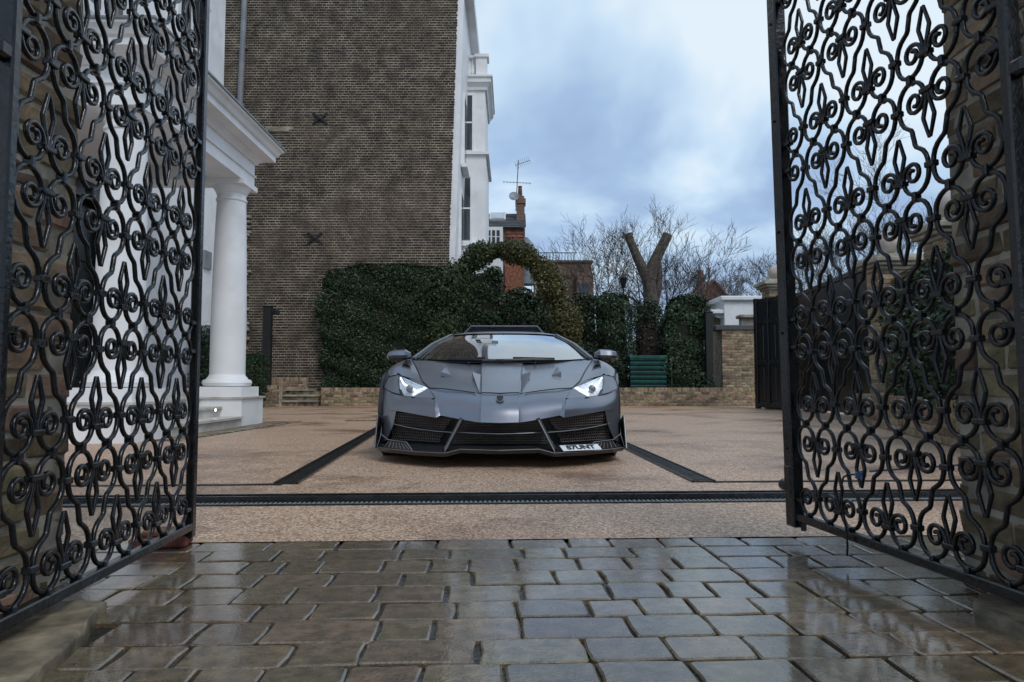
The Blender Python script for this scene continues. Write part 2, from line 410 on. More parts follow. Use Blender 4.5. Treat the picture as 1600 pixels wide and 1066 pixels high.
def hedge(name, label, x0, x1, y0, y1, z0, z1, n, size, m, wob=.12, group=None, cat='hedge', taper=0.0, depth=.10, top_wob=.15):
    c = ((x0+x1)/2, (y0+y1)/2)
    t = thing(name, label, cat, (c[0], c[1], z0), 0, group)
    hx, hy = (x1-x0)/2, (y1-y0)/2
    areas = np.array([(x1-x0)*(z1-z0), (x1-x0)*(z1-z0)*.5, (y1-y0)*(z1-z0), (y1-y0)*(z1-z0), (x1-x0)*(y1-y0)*1.1])
    k = np.random.choice(5, n, p=areas/areas.sum())
    u, w = np.random.uniform(-1,1,n), np.random.uniform(0,1,n)
    dp = np.minimum(np.random.exponential(depth, n), .5) - .04 - .10*(np.random.rand(n) < .06)
    X = np.where(k<2, u*hx, np.where(k==2, -hx+dp, np.where(k==3, hx-dp, u*hx)))
    Y = np.where(k==0, -hy+dp, np.where(k==1, hy-dp, u*hy)); Y = np.where(k==4, (w*2-1)*hy, Y)
    Z = np.where(k==4, (z1-z0)-dp, w*(z1-z0))
    nr = np.zeros((n,3)); nr[k==0,1]=-1; nr[k==1,1]=1; nr[k==2,0]=-1; nr[k==3,0]=1; nr[k==4,2]=1
    nr[:,2] += .45
    s1, s2, s3 = np.random.uniform(0,6,3)
    wv = np.sin(X*2.3+Z*1.7+s1)*.5 + np.sin(X*5.1-Z*4.3+s2)*.3 + np.sin(Z*7.7+Y*6.1+X*3.3+s3)*.35
    sc = 1 - taper*(Z/(z1-z0))**2
    X = X*sc*(1+wv*wob/max(hx,.4)); Y = Y*sc*(1+wv*wob/max(hy,.4)); Z = Z*(1+wv*wob*top_wob)
    ax, ay, az = np.abs(X)/hx, np.abs(Y)/hy, Z/(z1-z0)
    X = X*(1-.07*np.clip(az,0,1)**8); Y = Y*(1-.12*np.clip(az,0,1)**6); Z = Z*(1-.055*np.clip(ax,0,1)**7)*(1-.03*np.clip(ay,0,1)**4)   # corners rounded off
    P = np.stack([c[0]+X, c[1]+Y, z0+Z], 1)
    leaf_mesh('foliage', P, size, m, t, nr)
    i = .14; b = MB()
    q = 1-taper
    b.add([(c[0]-hx+i,c[1]-hy+i,z0),(c[0]+hx-i,c[1]-hy+i,z0),(c[0]+hx-i,c[1]+hy-i,z0),(c[0]-hx+i,c[1]+hy-i,z0),
           (c[0]-(hx-i)*q,c[1]-(hy-i)*q,z1-i),(c[0]+(hx-i)*q,c[1]-(hy-i)*q,z1-i),(c[0]+(hx-i)*q,c[1]+(hy-i)*q,z1-i),(c[0]-(hx-i)*q,c[1]+(hy-i)*q,z1-i)],
          [(0,3,2,1),(4,5,6,7),(0,1,5,4),(1,2,6,5),(2,3,7,6),(3,0,4,7)])
    b.build('light_block_core', M_['core'], t)  # solid dark box added inside the leaves to stop light showing through
    return t
def branch(mb, p, d, r, L, lev, rng, minr=.006, up=.12, kids=(2,4), tips=None, bend=.22):
    n = 5 if lev > 1 else 4
    pts = [p]; rr = [r]; q = p.copy(); dd = d.copy()
    for i in range(n-1):
        dd = (dd + Vector((rng.gauss(0,bend*.5), rng.gauss(0,bend*.5), rng.gauss(up*.4,bend*.35)))).normalized()
        q = q + dd * (L/(n-1)); pts.append(q.copy()); rr.append(max(minr*.6, r*(1-.55*(i+1)/(n-1))))
    mb.tube(pts, rr, 6 if r > .05 else (4 if r > .02 else 3), cap=False)
    if lev <= 0:
        if tips is not None: tips.append(q)
        return
    k = rng.randint(*kids)
    for j in range(k):
        f = rng.uniform(.3, 1.0) if j else 1.0
        ix = min(n-1, int(f*(n-1)+.5)); b = pts[ix]
        ax = Vector((rng.gauss(0,1), rng.gauss(0,1), rng.gauss(0,.6))).normalized()
        nd = (dd + ax * rng.uniform(.45,.95) + Vector((0,0,up))).normalized()
        branch(mb, b, nd, max(minr, rr[ix]*rng.uniform(.55,.78)), L*rng.uniform(.58,.80), lev-1, rng, minr, up, kids, tips, bend)
# ---------------------------------------------------------------- ground
def sheet(name, pts, z, m, kind='structure', parent=None):
    b = MB(); b.add([(x, y, z) for x, y in pts], [tuple(range(len(pts)))])
    o = b.build(name, m, parent)
    if kind: o['kind'] = kind
    return o
sheet('ground', [(-600,-600),(600,-600),(600,900),(-600,900)], -.06, M_['earth'])
SK = math.tan(R(2.6))                       # the threshold lines run slightly askew
def rowy(y0, x): return y0 + SK * x
EDGE = 2.765
DRAIN0, DRAIN1 = 3.56, 3.775
sheet('driveway_strip', [(-9,rowy(EDGE,-9)),(9,rowy(EDGE,9)),(9,rowy(DRAIN0,9)),(-9,rowy(DRAIN0,-9))], 0, M_['drive'])
sheet('driveway', [(-9,rowy(DRAIN1,-9)),(9,rowy(DRAIN1,9)),(9,21),(-9,21)], 0, M_['drive'])
pv = sheet('paving', [(-6,-1),(6,-1),(6,rowy(EDGE-.004,6)),(-6,rowy(EDGE-.004,-6))], -.013, M_['joint'])

def sett_mesh(L, D, rng):
    b = MB(); c = .008
    base = [(-L/2,-D/2),(L/2,-D/2),(L/2,D/2),(-L/2,D/2)]
    out = []
    for i, (x, y) in enumerate(base):
        sx, sy = (1 if x > 0 else -1), (1 if y > 0 else -1)
        k = c*rng.uniform(.5,1.4)
        a1 = (x-sx*k, y+rng.uniform(-.003,.003)); a3 = (x+rng.uniform(-.003,.003), y-sy*k); a2 = (x-sx*k*.3, y-sy*k*.3)
        out += [a1,a2,a3] if (i % 2) else [a3,a2,a1]
    seq = []
    for i in range(4):                       # a slightly wavering edge between the corners
        seq += out[i*3:i*3+3]
        p, q = out[i*3+2], out[(i*3+3) % 12]
        seq.append(((p[0]+q[0])/2+rng.uniform(-.005,.005), (p[1]+q[1])/2+rng.uniform(-.005,.005)))
    n = len(seq)
    dome = 0.0
    vs = [(x,y,-.03) for x,y in seq] + [(x,y,-.0035) for x,y in seq] + [(x*(1-.005/(L/2)),y*(1-.004/(D/2)),0) for x,y in seq] + [(0,0,dome)]
    fs = [(k,(k+1)%n,n+(k+1)%n,n+k) for k in range(n)] + [(n+k,n+(k+1)%n,2*n+(k+1)%n,2*n+k) for k in range(n)]
    fs += [(2*n+k,2*n+(k+1)%n,3*n) for k in range(n)]
    b.add(vs, fs); return b.mesh('paving_stone', M_['sett'], 14)
def lay_paving():
    rng = random.Random(21)
    y = EDGE - .004
    for r in range(12):
        D = rng.choice((.15,.14,.155,.145,.16))
        lim = 1.75 + .05*r if r < 8 else 1.6
        x = -lim - rng.uniform(0,.2)
        while x < lim:
            L = rng.choice((.135,.155,.175,.20,.225,.26)) * rng.uniform(.93,1.07)
            cx = x + L/2; cy = rowy(y - D/2, cx)
            # stones hidden below the corner slabs are left out
            if not (cx < -1.0 and cy < 1.80 and cx < -.92-(1.9-cy)*.1) and not (cx > 1.22 and cy < 1.75):
                me = sett_mesh(L-rng.uniform(.005,.012), D-rng.uniform(.005,.011), rng)
                Mx = Matrix.Translation((cx, cy, rng.uniform(-.003,.002))) @ Matrix.Rotation(R(2.6)+rng.uniform(-.012,.012), 4, 'Z') @ Matrix.Rotation(R(rng.gauss(0,.28)),4,'X') @ Matrix.Rotation(R(rng.gauss(0,.28)),4,'Y')
                inst('paving_stone', me, pv, Mx)
            x += L
        y -= D
lay_paving()

def rough_slab(name, label, poly, h, seed):
    rng = random.Random(seed)
    n0 = len(poly); pts = []
    for i in range(n0):
        a, b = Vector(poly[i]), Vector(poly[(i+1)%n0])
        k = max(1, int((b-a).length/.06))
        for j in range(k):
            p = a.lerp(b, j/k); pts.append(Vector((p.x+rng.gauss(0,.006), p.y+rng.gauss(0,.006))))
    c = sum(pts, Vector((0,0)))/len(pts); n = len(pts)
    rings = [(1.0,-.03),(1.0,h*.6),(.993,h*.9),(.975,h),(.72,h*1.02),(.4,h*1.05)]
    vs = []
    for k, z in rings:
        for p in pts:
            q = c+(p-c)*k; vs.append((q.x, q.y, z+(rng.gauss(0,.0035) if z>.01 else 0)))
    vs.append((c.x,c.y,h*1.1))
    fs = [(i*n+j, i*n+(j+1)%n, (i+1)*n+(j+1)%n, (i+1)*n+j) for i in range(len(rings)-1) for j in range(n)]
    fs += [((len(rings)-1)*n+j, (len(rings)-1)*n+(j+1)%n, len(rings)*n) for j in range(n)]
    o = MB().add(vs, fs).build(name, M_['slab'], None, 50)
    return tag(o, label, 'stone slab')
rough_slab('threshold_stone', 'rough worn stone slab at the foot of the left pier', [(-1.55,1.0),(-.90,1.0),(-.915,1.35),(-1.0,1.68),(-1.07,1.90),(-1.55,1.95)], .030, 3)
rough_slab('threshold_stone', 'rough worn stone slab at the foot of the right pier', [(1.34,1.0),(1.8,1.0),(1.8,1.98),(1.27,1.96),(1.17,1.82),(1.24,1.5)], .030, 5)

# ---------------------------------------------------------------- drains
def drain(name, label, a, b, w, pitch, lipw=.02, top=.006, rail=False):
    a, b = Vector((a[0],a[1],0)), Vector((b[0],b[1],0)); d = (b-a); L = d.length; rz = math.atan2(d.y, d.x)
    t = thing(name, label, 'drain', (a.x, a.y, 0), rz)
    MB().bx(0,L,-w/2,w/2,-.03,-.024).build('channel_floor', M_['void'], t, local=True)
    for s in (-1,1):
        MB().bx(0,L,s*(w/2)-lipw/2,s*(w/2)+lipw/2,-.03,top).build('edge_rail', M_['steel'], t, local=True)
    bar = MB().bx(-.006,.006,-w/2+lipw/2,w/2-lipw/2,-.022,top-.004).mesh('grate_bar', M_['grate'] if rail else M_['steel'])
    n = int(L/pitch)
    for i in range(n):
        inst('grate_bar', bar, t, Matrix.Translation(((i+.5)*pitch,0,0)))
    for yy in (-w/6, w/6):
        MB().bx(0,L,yy-.004,yy+.004,-.02,top-.007).build('cross_rod', M_['grate'] if rail else M_['steel'], t, local=True)
    return t
ym = (DRAIN0+.062)
drain('threshold_drain', 'long narrow galvanised grating set across the drive before the black track', (-3.6,rowy(ym,-3.6)), (3.6,rowy(ym,3.6)), .095, .024, rail=True)
# gate track: black steel plates in a recess, beside the grating
t = thing('gate_track', 'long black steel track plate laid across the drive behind the grating', 'gate track', (0, DRAIN0+.167, 0), R(2.6))
MB().bx(-3.6,3.6,-.048,.048,-.03,.006).build('plate', M_['steel'], t, local=True)
for yy in (-.040,.040):
    MB().bx(-3.6,3.6,yy-.009,yy+.009,.0065,.028).build('rail', M_['steel'], t, local=True)
gl0, gl1 = gr(447,757), gr(590,672); g0, g1 = gr(1100,754), gr(975,696)
def chan(name, label, a, b, w):
    a = Vector((a.x,a.y,0)); b = Vector((b.x,b.y,0)); d = b-a; L = d.length
    t = thing(name, label, 'drain', (a.x,a.y,0), math.atan2(d.y,d.x))
    MB().bx(0,L,-w/2,w/2,.0,.006).build('cover_strip', M_['steel'], t, local=True)
    for s in (-1,1): MB().bx(0,L,s*w/2-.008,s*w/2+.008,.0,.014).build('edge_rail', M_['black'], t, local=True)
    rib = MB().bx(-.012,.012,-w/2+.012,w/2-.012,.006,.010).mesh('rib', M_['steel'])
    for i in range(int(L/.06)): inst('rib', rib, t, Matrix.Translation(((i+.5)*.06,0,0)))
ext = 2.2
chan('channel_drain', 'black slotted drain running back past the left side of the car', gl0, gl0+(gl1-gl0)*ext, .13)
chan('channel_drain', 'black slotted drain running back past the right side of the car', g0, g0+(g1-g0)*ext, .13)
for nm, lab, a, b in (('joint_strip','thin black strip across the drive left of the car', gr(-150,762), gr(440,758)),
                      ('joint_strip','thin black strip across the drive right of the car', gr(1110,754), gr(1700,750))):
    d = b-a; tt = MB(); tt.box(((a.x+b.x)/2,(a.y+b.y)/2,.004),(d.length,.03,.008), math.atan2(d.y,d.x))
    tag(tt.build(nm, M_['steel']), lab, 'edging strip')
mc = thing('drain_cover', 'small sunken drain cover in the drive left of the car', 'drain cover', tuple(gr(566,657)))
c = gr(566,657)
MB().bx(c.x-.24,c.x+.24,c.y-.2,c.y+.2,.002,.006).build('frame', M_['steel'], mc)
MB().bx(c.x-.2,c.x+.2,c.y-.16,c.y+.16,.0065,.010).build('lid', M_['drive'], mc)

# ---------------------------------------------------------------- ironwork gates
GW, GH = .268, .345
def bar_path():
    P = []
    for i in range(18):                                   # volute, from its eye outwards
        dg = 470-(470-75)*i/17; ang = R(dg); r = float(np.interp(dg, (75,180,270,360,470), (.0275,.0270,.0240,.0180,.0070)))
        P.append((-.0560+r*math.cos(ang), .0725+r*math.sin(ang)))
    P += [(-.0365,.0955),(-.0255,.0875),(-.0180,.0745),(-.0140,.060)]
    for i in range(1, 11):                                # round bowl under the volute
        ang = -math.pi*i/10; P.append((-.068+.0555*math.cos(ang), .0635+.0555*math.sin(ang)))
    P += [(-.1235,.078),(-.1215,.096),(-.1150,.113),(-.1035,.1275),(-.0880,.1380),(-.0765,.1445),(-.0715,.1525),(-.0695,.163)]
    Q = [(-GW/2-x, GH-z) for x, z in reversed(P)]
    return [(x,0,z) for x,z in P+Q]
BAR = bar_path()
m_ = MB().tube(BAR, 1.0, sq=(.0115,.0125)); ME_L = m_.mesh('scroll_bar', M_['iron'], 50)
m_ = MB().tube([(-x,y,z) for x,y,z in BAR], 1.0, sq=(.0115,.0125)); ME_R = m_.mesh('scroll_bar', M_['iron'], 50)
def spear(sg):
    b = MB()
    for s in (-1,1):
        b.tube([(s*.004,0,sg*.058),(s*.0065,0,sg*.080),(s*.0225,0,sg*.128),(s*.0215,0,sg*.134),(s*.0022,0,sg*.190)], [1,1,1,1,.8], sq=(.0095,.0115))
    return b.mesh('spear_tip', M_['iron'], 50)
ME_SU, ME_SD = spear(1), spear(-1)
ME_CF = MB().bbox((0,0,0),(.046,.025,.016),.003).mesh('collar', M_['iron'])
ME_CS = MB().bbox((0,0,0),(.034,.025,.018),.003).mesh('collar', M_['iron'])
ME_CB = MB().bbox((0,0,0),(.016,.025,.030),.003).mesh('collar', M_['iron'])
ME_CE = MB().bbox((0,0,0),(.045,.025,.017),.003).mesh('collar', M_['iron'])
ME_EYE = MB().lathe([(.002,-.013),(.0085,-.0095),(.011,0),(.0085,.0095),(.002,.013)],(0,0,0),8,Matrix.Rotation(R(90),3,'X')).mesh('volute_eye', M_['iron'], 60)
def gate(name, label, hinge, far, z0, rows, wfar, wnear, rng, lean=0.0):
    """local x from the free end (0) to the hinge (4 cells); local z up from the bottom rail"""
    d = Vector((hinge[0]-far[0], hinge[1]-far[1])); rz = math.atan2(d.y, d.x)
    t = thing(name, label, 'gate', (far[0], far[1], 0), rz)
    sx = d.length/(4*GW); t.scale = (sx,1,1); t.rotation_euler = (lean,0,rz)
    WM[t.name] = Matrix.Translation((far[0],far[1],0)) @ Matrix.Rotation(rz,4,'Z') @ Matrix.Rotation(lean,4,'X') @ Matrix.Diagonal((sx,1,1,1))
    T = lambda x, z: Matrix.Translation((x, rng.uniform(-.001,.001), z0+z)) @ Matrix.Rotation(rng.uniform(-.006,.006),4,'Y')
    n = 4; Hh = rows*GH
    for k in range(rows):
        odd = k % 2; base = k*GH
        cs = [i for i in range(n+1)] if not odd else [i+.5 for i in range(n)]
        for c in cs:
            if c > 0: inst('scroll_bar', ME_L, t, T(c*GW, base))
            if c < n: inst('scroll_bar', ME_R, t, T(c*GW, base))
            if 0 < c < n:
                inst('spear_tip', ME_SU, t, T(c*GW, base)); inst('collar', ME_CF, t, T(c*GW, base+.053))
            else: inst('collar', ME_CE, t, T(c*GW+(.014 if c == 0 else -.014), base+.053))
        dn = [i+.5 for i in range(n)] if not odd else [i for i in range(n+1)]
        for c in dn:                                       # the fleurs that hang from the row above
            if 0 < c < n:
                inst('spear_tip', ME_SD, t, T(c*GW, base+GH)); inst('collar', ME_CF, t, T(c*GW, base+GH-.053))
            else: inst('collar', ME_CE, t, T(c*GW+(.014 if c == 0 else -.014), base+GH-.053))
        for c in cs:                                       # collars where neighbouring bars touch
            for s, w, zz in ((-.5,ME_CS,.078),):
                x = (c+s)*GW
                if x > .01: inst('collar', w, t, T(x, base+zz))
            if c in (0,n): pass
        for c in dn:
            x = (c+.5)*GW
            if x < n*GW-.01: inst('collar', ME_CS, t, T(x, base+GH-.078))
        for c in cs:
            for s in (-.25,.25):
                x = (c+s)*GW
                if 0 < x < n*GW: inst('collar', ME_CB, t, T(x, base))
    L = n*GW
    MB().bbox((L/2,0,z0-.014),(L+.03,.03,.030),.004).build('bottom_rail', M_['iron'], t, local=True)
    MB().bbox((L/2,0,z0+Hh+.014),(L+.03,.03,.030),.004).build('top_rail', M_['iron'], t, local=True)
    MB().bbox((-wfar/2-.008,0,z0+Hh/2-.01),(wfar,max(.03,wfar*.7),Hh+.09),.005).build('stile', M_['iron'], t, local=True)
    MB().bbox((L+wnear/2+.008,0,z0+Hh/2-.02),(wnear,.042,Hh+.11),.005).build('stile', M_['iron'], t, local=True)
    for zz in (.25, 1.25, 2.2):
        MB().bbox((L+wnear+.02,0,z0+zz),(.05,.036,.04),.008).build('hinge', M_['iron'], t, local=True)
    return t
rng = random.Random(4)
GR = gate('iron_gate', 'right leaf of the black scrolled iron gate with a thick square end post', (1.228,1.688), (1.104,2.725), .105, 7, .066, .030, rng, R(.9))
GL = gate('iron_gate', 'left leaf of the black scrolled iron gate standing before the white portico', (-1.128,1.555), (-1.196,2.63), .085, 7, .038, .030, rng)
# bottom roller and drop bolt of the right leaf
Mr = Matrix.Rotation(R(90),3,'Y')
MB().lathe([(.018,-.03),(.024,-.022),(.024,.022),(.018,.03)],(-.10,0,.20),14,Mr).build('roller', M_['iron'], GR, 40, local=True)
MB().bbox((-.045,0,.23),(.05,.055,.11),.006).build('roller_bracket', M_['iron'], GR, local=True)
MB().tube([(.02,.0,.10),(.02,0,.045)], .011, 8).build('drop_bolt', M_['iron'], GR, 40, local=True)
for zz in (.35,.8,1.2,1.65,2.05,2.4):
    MB().lathe([(.006,-.0),(.005,.004),(.001,.006)],(-.045,-.026,zz),8,Matrix.Rotation(R(90),3,'X')).build('rivet', M_['iron'], GR, 40, local=True)
# blue cord tied round the lattice of the right leaf
t = thing('tied_cord', 'blue cord knotted round the lattice of the right gate leaf, loose ends hanging', 'cord', (1.15,2.32,.33))
g0w = wm(GR)
def gp(x, z, y=0.0): return g0w @ Vector((x, y, z))
kn = MB()
for i in range(3):
    pts = [gp(.402+.016*math.cos(a), .296+.006*i+.004*math.sin(a), .015*math.sin(a)) for a in [2*math.pi*j/12 for j in range(13)]]
    kn.tube(pts, .0030, 5)
kn.build('knot', M_['rope'], t, 60)
MB().tube([gp(.39,.302,-.015),gp(.370,.300,-.025),gp(.350,.288,-.03),gp(.338,.262,-.03),gp(.334,.225,-.03),gp(.338,.185,-.03),gp(.347,.145,-.03),gp(.356,.105,-.03),gp(.358,.065,-.03),gp(.352,.03,-.03)], .0035, 5).build('loose_end', M_['black'], t, 60)
MB().tube([gp(.42,.315,.02),Vector((1.45,2.35,.33)),Vector((1.72,2.4,.345))], .003, 5).build('line', M_['rope'], t, 60)
# brick block under the free end of the left leaf
t = thing('door_stop', 'red brick gate stop under the free end of the left gate leaf', 'gate stop', (-1.27,2.66,0))
MB().bbox((-1.30,2.65,.02),(.20,.10,.04),.008,Matrix.Rotation(.2,3,'Z')).build('lower_brick', M_['redbrick'], t)
MB().bbox((-1.28,2.66,.052),(.17,.09,.022),.006,Matrix.Rotation(.3,3,'Z')).build('upper_tile', M_['redbrick'], t)

# ---------------------------------------------------------------- brick gate piers
def brick_variants(dims, m, nvar, rng, j=.004):
    out = []
    for i in range(nvar):
        b = MB().bbox((0,0,0), dims, .007)
        b.v = [(x+rng.gauss(0,j*.5), y+rng.gauss(0,j*.5), z+rng.gauss(0,j*.4)) for x,y,z in b.v]
        out.append(b.mesh('brick', m))
    return out
def pier(name, label, x0, x1, y0, y1, courses, seed):
    rng = random.Random(seed)
    ch = .079
    t = thing(name, label, 'gate pier', ((x0+x1)/2,(y0+y1)/2,0))
    MB().bx(x0+.007,x1-.007,y0+.007,y1-.007,-.03,courses*ch).build('mortar_core', M_['mortar'], t)
    S_ = brick_variants((.215,.10,.064), M_['stock'], 6, rng, .006); Hd = brick_variants((.102,.10,.064), M_['stock'], 4, rng, .006)
    o = Vector(((x0+x1)/2,(y0+y1)/2,0))
    def lay(p, rz, z, L):
        me = rng.choice(S_ if L > .15 else Hd)
        sc = L/(.215 if L > .15 else .102)
        inst('brick', me, t, Matrix.Translation(Vector((p[0],p[1],z))-o) @ Matrix.Rotation(rz+rng.gauss(0,.012),4,'Z') @ Matrix.Diagonal((sc,1,1,1)))
    for k in range(courses):
        z = (k+.5)*ch
        faces = [(x0,y0,x1,y0,0),(x1,y1,x0,y1,math.pi),(x0,y1,x0,y0,math.pi/2*3),(x1,y0,x1,y1,math.pi/2)]
        for fi, (ax,ay,bx,by,rz) in enumerate(faces):
            a, b = Vector((ax,ay)), Vector((bx,by)); d = (b-a).normalized(); nrm = Vector((-d.y,d.x)); Lt = (b-a).length
            s = .112 if k % 2 else 0.0
            e = Lt if k % 2 else Lt-.112
            x = s
            while e-x > .06:
                L = .225 if rng.random() < .72 else .112
                if e-x < L+.07: L = e-x
                c = a+d*(x+L/2)+nrm*(.05-rng.uniform(-.003,.005))
                lay(c, rz, z, L-.014); x += L
    return t
pier('gate_pier', 'yellow stock brick pier behind the right gate leaf', 1.335, 1.785, 1.50, 2.13, 30, 11)
pier('gate_pier', 'yellow stock brick pier behind the left gate leaf', -1.72, -1.262, 1.40, 2.02, 30, 12)
# ---------------------------------------------------------------- tall brick flank wall and its stucco front
YB = 20.0
def brick_house():
    rng = random.Random(31)
    edge = lambda z: -1.80 + .029*(z-4.0)
    t = thing('brick_house', 'tall house with a blank sooty brick side wall and white stucco bay front', 'house', (-5.5, YB, 0))
    X0, ZT = -9.2, 12.6
    wall = MB(); e0, e1 = edge(0)-.03, edge(ZT)-.03
    wall.add([(X0,YB,-.06),(e0,YB,-.06),(e0,YB+11,-.06),(X0,YB+11,-.06),(X0,YB,ZT),(e1,YB,ZT),(e1,YB+11,ZT),(X0,YB+11,ZT)],
             [(0,3,2,1),(4,5,6,7),(0,1,5,4),(1,2,6,5),(2,3,7,6),(3,0,4,7)])
    w = wall.build('wall', M_['sootmortar'], t)
    joined = MB(); singles = []
    ch = .0765; k = 0; z = .02
    while z < ZT-.08:
        x = X0 + (.056 if k % 2 else 0); e = edge(z)
        j = k
        while x < e-.05:
            L = .2275 if j % 2 else .1145
            if rng.random() < .08: L = .2275
            L = min(L, e-x)
            b = (x+.006, x+L-.007+rng.uniform(-.003,.003), z+.0125+rng.uniform(-.002,.002), z+ch-.0125+rng.uniform(-.002,.002), rng.uniform(.004,.013))
            if not (-7.15 < x < -6.45 and 7.9 < z < 8.02):
                singles.append(b)
            x += L; j += 1
        z += ch; k += 1
    # the 300 bricks around the middle of what shows stay single, the rest are one part
    singles.sort(key=lambda b: abs((b[0]+b[1])/2+4.6)*1.0 + abs(b[2]-5.2)*1.2 - (b[1]-b[0]))
    unit = MB().add([(-.5,0,-.5),(.5,0,-.5),(.5,0,.5),(-.5,0,.5),(-.47,-1,-.44),(.47,-1,-.44),(.47,-1,.44),(-.47,-1,.44)],
                    [(4,5,6,7),(0,1,5,4),(1,2,6,5),(2,3,7,6),(3,0,4,7)]).mesh('brick', M_['soot'])
    o = Vector((-5.5, YB, 0))
    for b in singles[:300]:
        c = Vector(((b[0]+b[1])/2, YB, (b[2]+b[3])/2))-o
        inst('brick', unit, w, Matrix.Translation(c) @ Matrix.Diagonal((b[1]-b[0], b[4], b[3]-b[2], 1)))
    for b in singles[300:]:
        x0,x1,z0,z1,d = b; i = .004
        joined.add([(x0,YB,z0),(x1,YB,z0),(x1,YB,z1),(x0,YB,z1),(x0+i,YB-d,z0+i),(x1-i,YB-d,z0+i),(x1-i,YB-d,z1-i),(x0+i,YB-d,z1-i)],
                   [(4,5,6,7),(0,1,5,4),(1,2,6,5),(2,3,7,6),(3,0,4,7)])
    jb = joined.build('brickwork', M_['soot'], w); jb['kind'] = 'stuff'
    MB().bx(-7.15,-6.46,YB-.02,YB-.001,7.9,8.03).build('render_patch', M_['sootmortar'], t)
    # X-shaped wall-tie plates
    for px, py in ((500,185),(492,372)):
        p = at(px, py, YB-.03); m = MB()
        for s in (-1,1):
            m.tube([(p.x-.21*s,YB-.035,p.z-.17),(p.x-.08*s,YB-.04,p.z-.055),(p.x,YB-.045,p.z),(p.x+.08*s,YB-.04,p.z+.055),(p.x+.21*s,YB-.035,p.z+.17)], [.7,1,1.25,1,.7], sq=(.075,.03))
        m.lathe([(.07,-.02),(.06,.03),(.02,.04)],(p.x,YB-.05,p.z),8,Matrix.Rotation(R(90),3,'X'))
        m.build('wall_tie', M_['black_matt'], t)
    # downpipe
    a, b = at(385,-60,YB-.1), at(371.5,240,YB-.1)
    dp = MB(); dp.tube([a,b], .085, 10); dp = dp.build('downpipe', M_['greypipe'], t, 40)
    for f in (.15,.45,.75):
        p = a.lerp(b,f); MB().bx(p.x-.12,p.x+.12,YB-.13,YB-.001,p.z-.03,p.z+.03).build('pipe_bracket', M_['greypipe'], dp)
    # torn plaster edge at the left
    rb = MB(); 
    for i in range(46):
        z = 1.6+i*.088; ww = rng.uniform(.12,.34)
        rb.bbox((-7.62+ww/2-.17,YB-.06,z),(ww,.12,.084),.02,Matrix.Rotation(rng.gauss(0,.1),3,'Y'))
    rb.build('broken_plaster_edge', M_['stone'], t)
    # stucco front along the street, seen edge-on
    fx = lambda z: edge(z)
    fr = MB(); d = .16
    for z0, z1 in ((0,ZT),):
        fr.add([(fx(z0)-.028,YB+.02,z0),(fx(z0)+d,YB+.02,z0),(fx(z0)+d,YB+11,z0),(fx(z0)-.028,YB+11,z0),
                (fx(z1)-.028,YB+.02,z1),(fx(z1)+d,YB+.02,z1),(fx(z1)+d,YB+11,z1),(fx(z1)-.028,YB+11,z1)],
               [(0,3,2,1),(4,5,6,7),(0,1,5,4),(1,2,6,5),(2,3,7,6),(3,0,4,7)])
    fr.build('stucco_front', M_['white'], t)
    MB().bx(edge(12)-.1,edge(12)+.42,YB-.06,YB+11,12.1,12.45).build('eaves_cornice', M_['white'], t)
    # side windows of the front (thin slits from here)
    for z0, z1 in ((4.3,6.4),(7.4,9.4)):
        x = edge((z0+z1)/2)+d
        f = MB().bx(x-.06,x+.07,YB+1.0,YB+2.0,z0-.15,z1+.1).build('window', M_['white'], t)
        MB().bx(x-.02,x+.075,YB+1.1,YB+1.9,z0,z1).build('pane', M_['glass'], f)
        MB().bx(x-.02,x+.16,YB+.9,YB+2.1,z0-.25,z0-.14).build('sill', M_['white'], f)
    # the bay: a stack of storeys projecting towards the street
    Yb, bx0 = YB+2.7, edge(6)+.1
    p0, p1 = at(758.5,560,Yb), at(758.5,118,Yb)
    xr = p0.x
    def face_window(px0,px1,py0,py1):
        a, b = at(px0,py1,Yb), at(px1,py0,Yb)
        f = MB()
        for q in ((a.x-.09,a.x,a.z-.09,b.z+.09),(b.x,b.x+.07,a.z-.09,b.z+.09)): f.bx(q[0],q[1],Yb-.05,Yb+.02,q[2],q[3])
        f.bx(a.x,b.x,Yb-.048,Yb+.02,b.z,b.z+.08); f.bx(a.x-.11,b.x+.1,Yb-.08,Yb+.02,a.z-.17,a.z-.092)
        o = f.build('window', M_['white'], t)
        g = MB(); g.bx(a.x,b.x,Yb-.022,Yb-.004,a.z,b.z); g.build('pane', M_['glass'], o)
        MB().bx(a.x,b.x,Yb-.036,Yb-.023,(a.z+b.z)/2-.025,(a.z+b.z)/2+.025).build('sash_bar', M_['white'], o)
        return a, b
    top = at(740,128,Yb).z; mid = at(740,240,Yb).z; low = at(740,382,Yb).z
    MB().bx(bx0,xr,Yb,Yb+3,low,mid).build('bay_storey', M_['white'], t)
    MB().bx(bx0+.002,xr-.03,Yb+.002,Yb+3,mid,top).build('bay_storey', M_['white'], t)
    MB().bx(bx0,xr-.10,Yb+.02,Yb+3,-.06,low).build('bay_storey', M_['white'], t)
    for zz, o_, h in ((low,.09,.12),(mid,.10,.10)):
        MB().bx(bx0-.05,xr+o_,Yb-o_,Yb+3+o_,zz-h/2,zz+h/2).build('string_course', M_['white'], t)
    cor = MB().sweep([(bx0-.3,Yb),(xr-.03,Yb),(xr-.03,Yb+3)], [(0,top-.30),(.06,top-.30),(.08,top-.2),(.16,top-.1),(.19,top-.08),(.20,top+.04),(.25,top+.08),(.25,top+.14),(0,top+.14)])
    cor.build('bay_cornice', M_['white'], t)
    face_window(725,738,150,234); face_window(722.5,735,277,375)
    for px, w in ((735,5),(747,12)):
        pass
    zb = top+.14; zt = at(745,86,Yb).z
    ped = MB(); a = at(744,86,Yb); b = at(761,86,Yb)
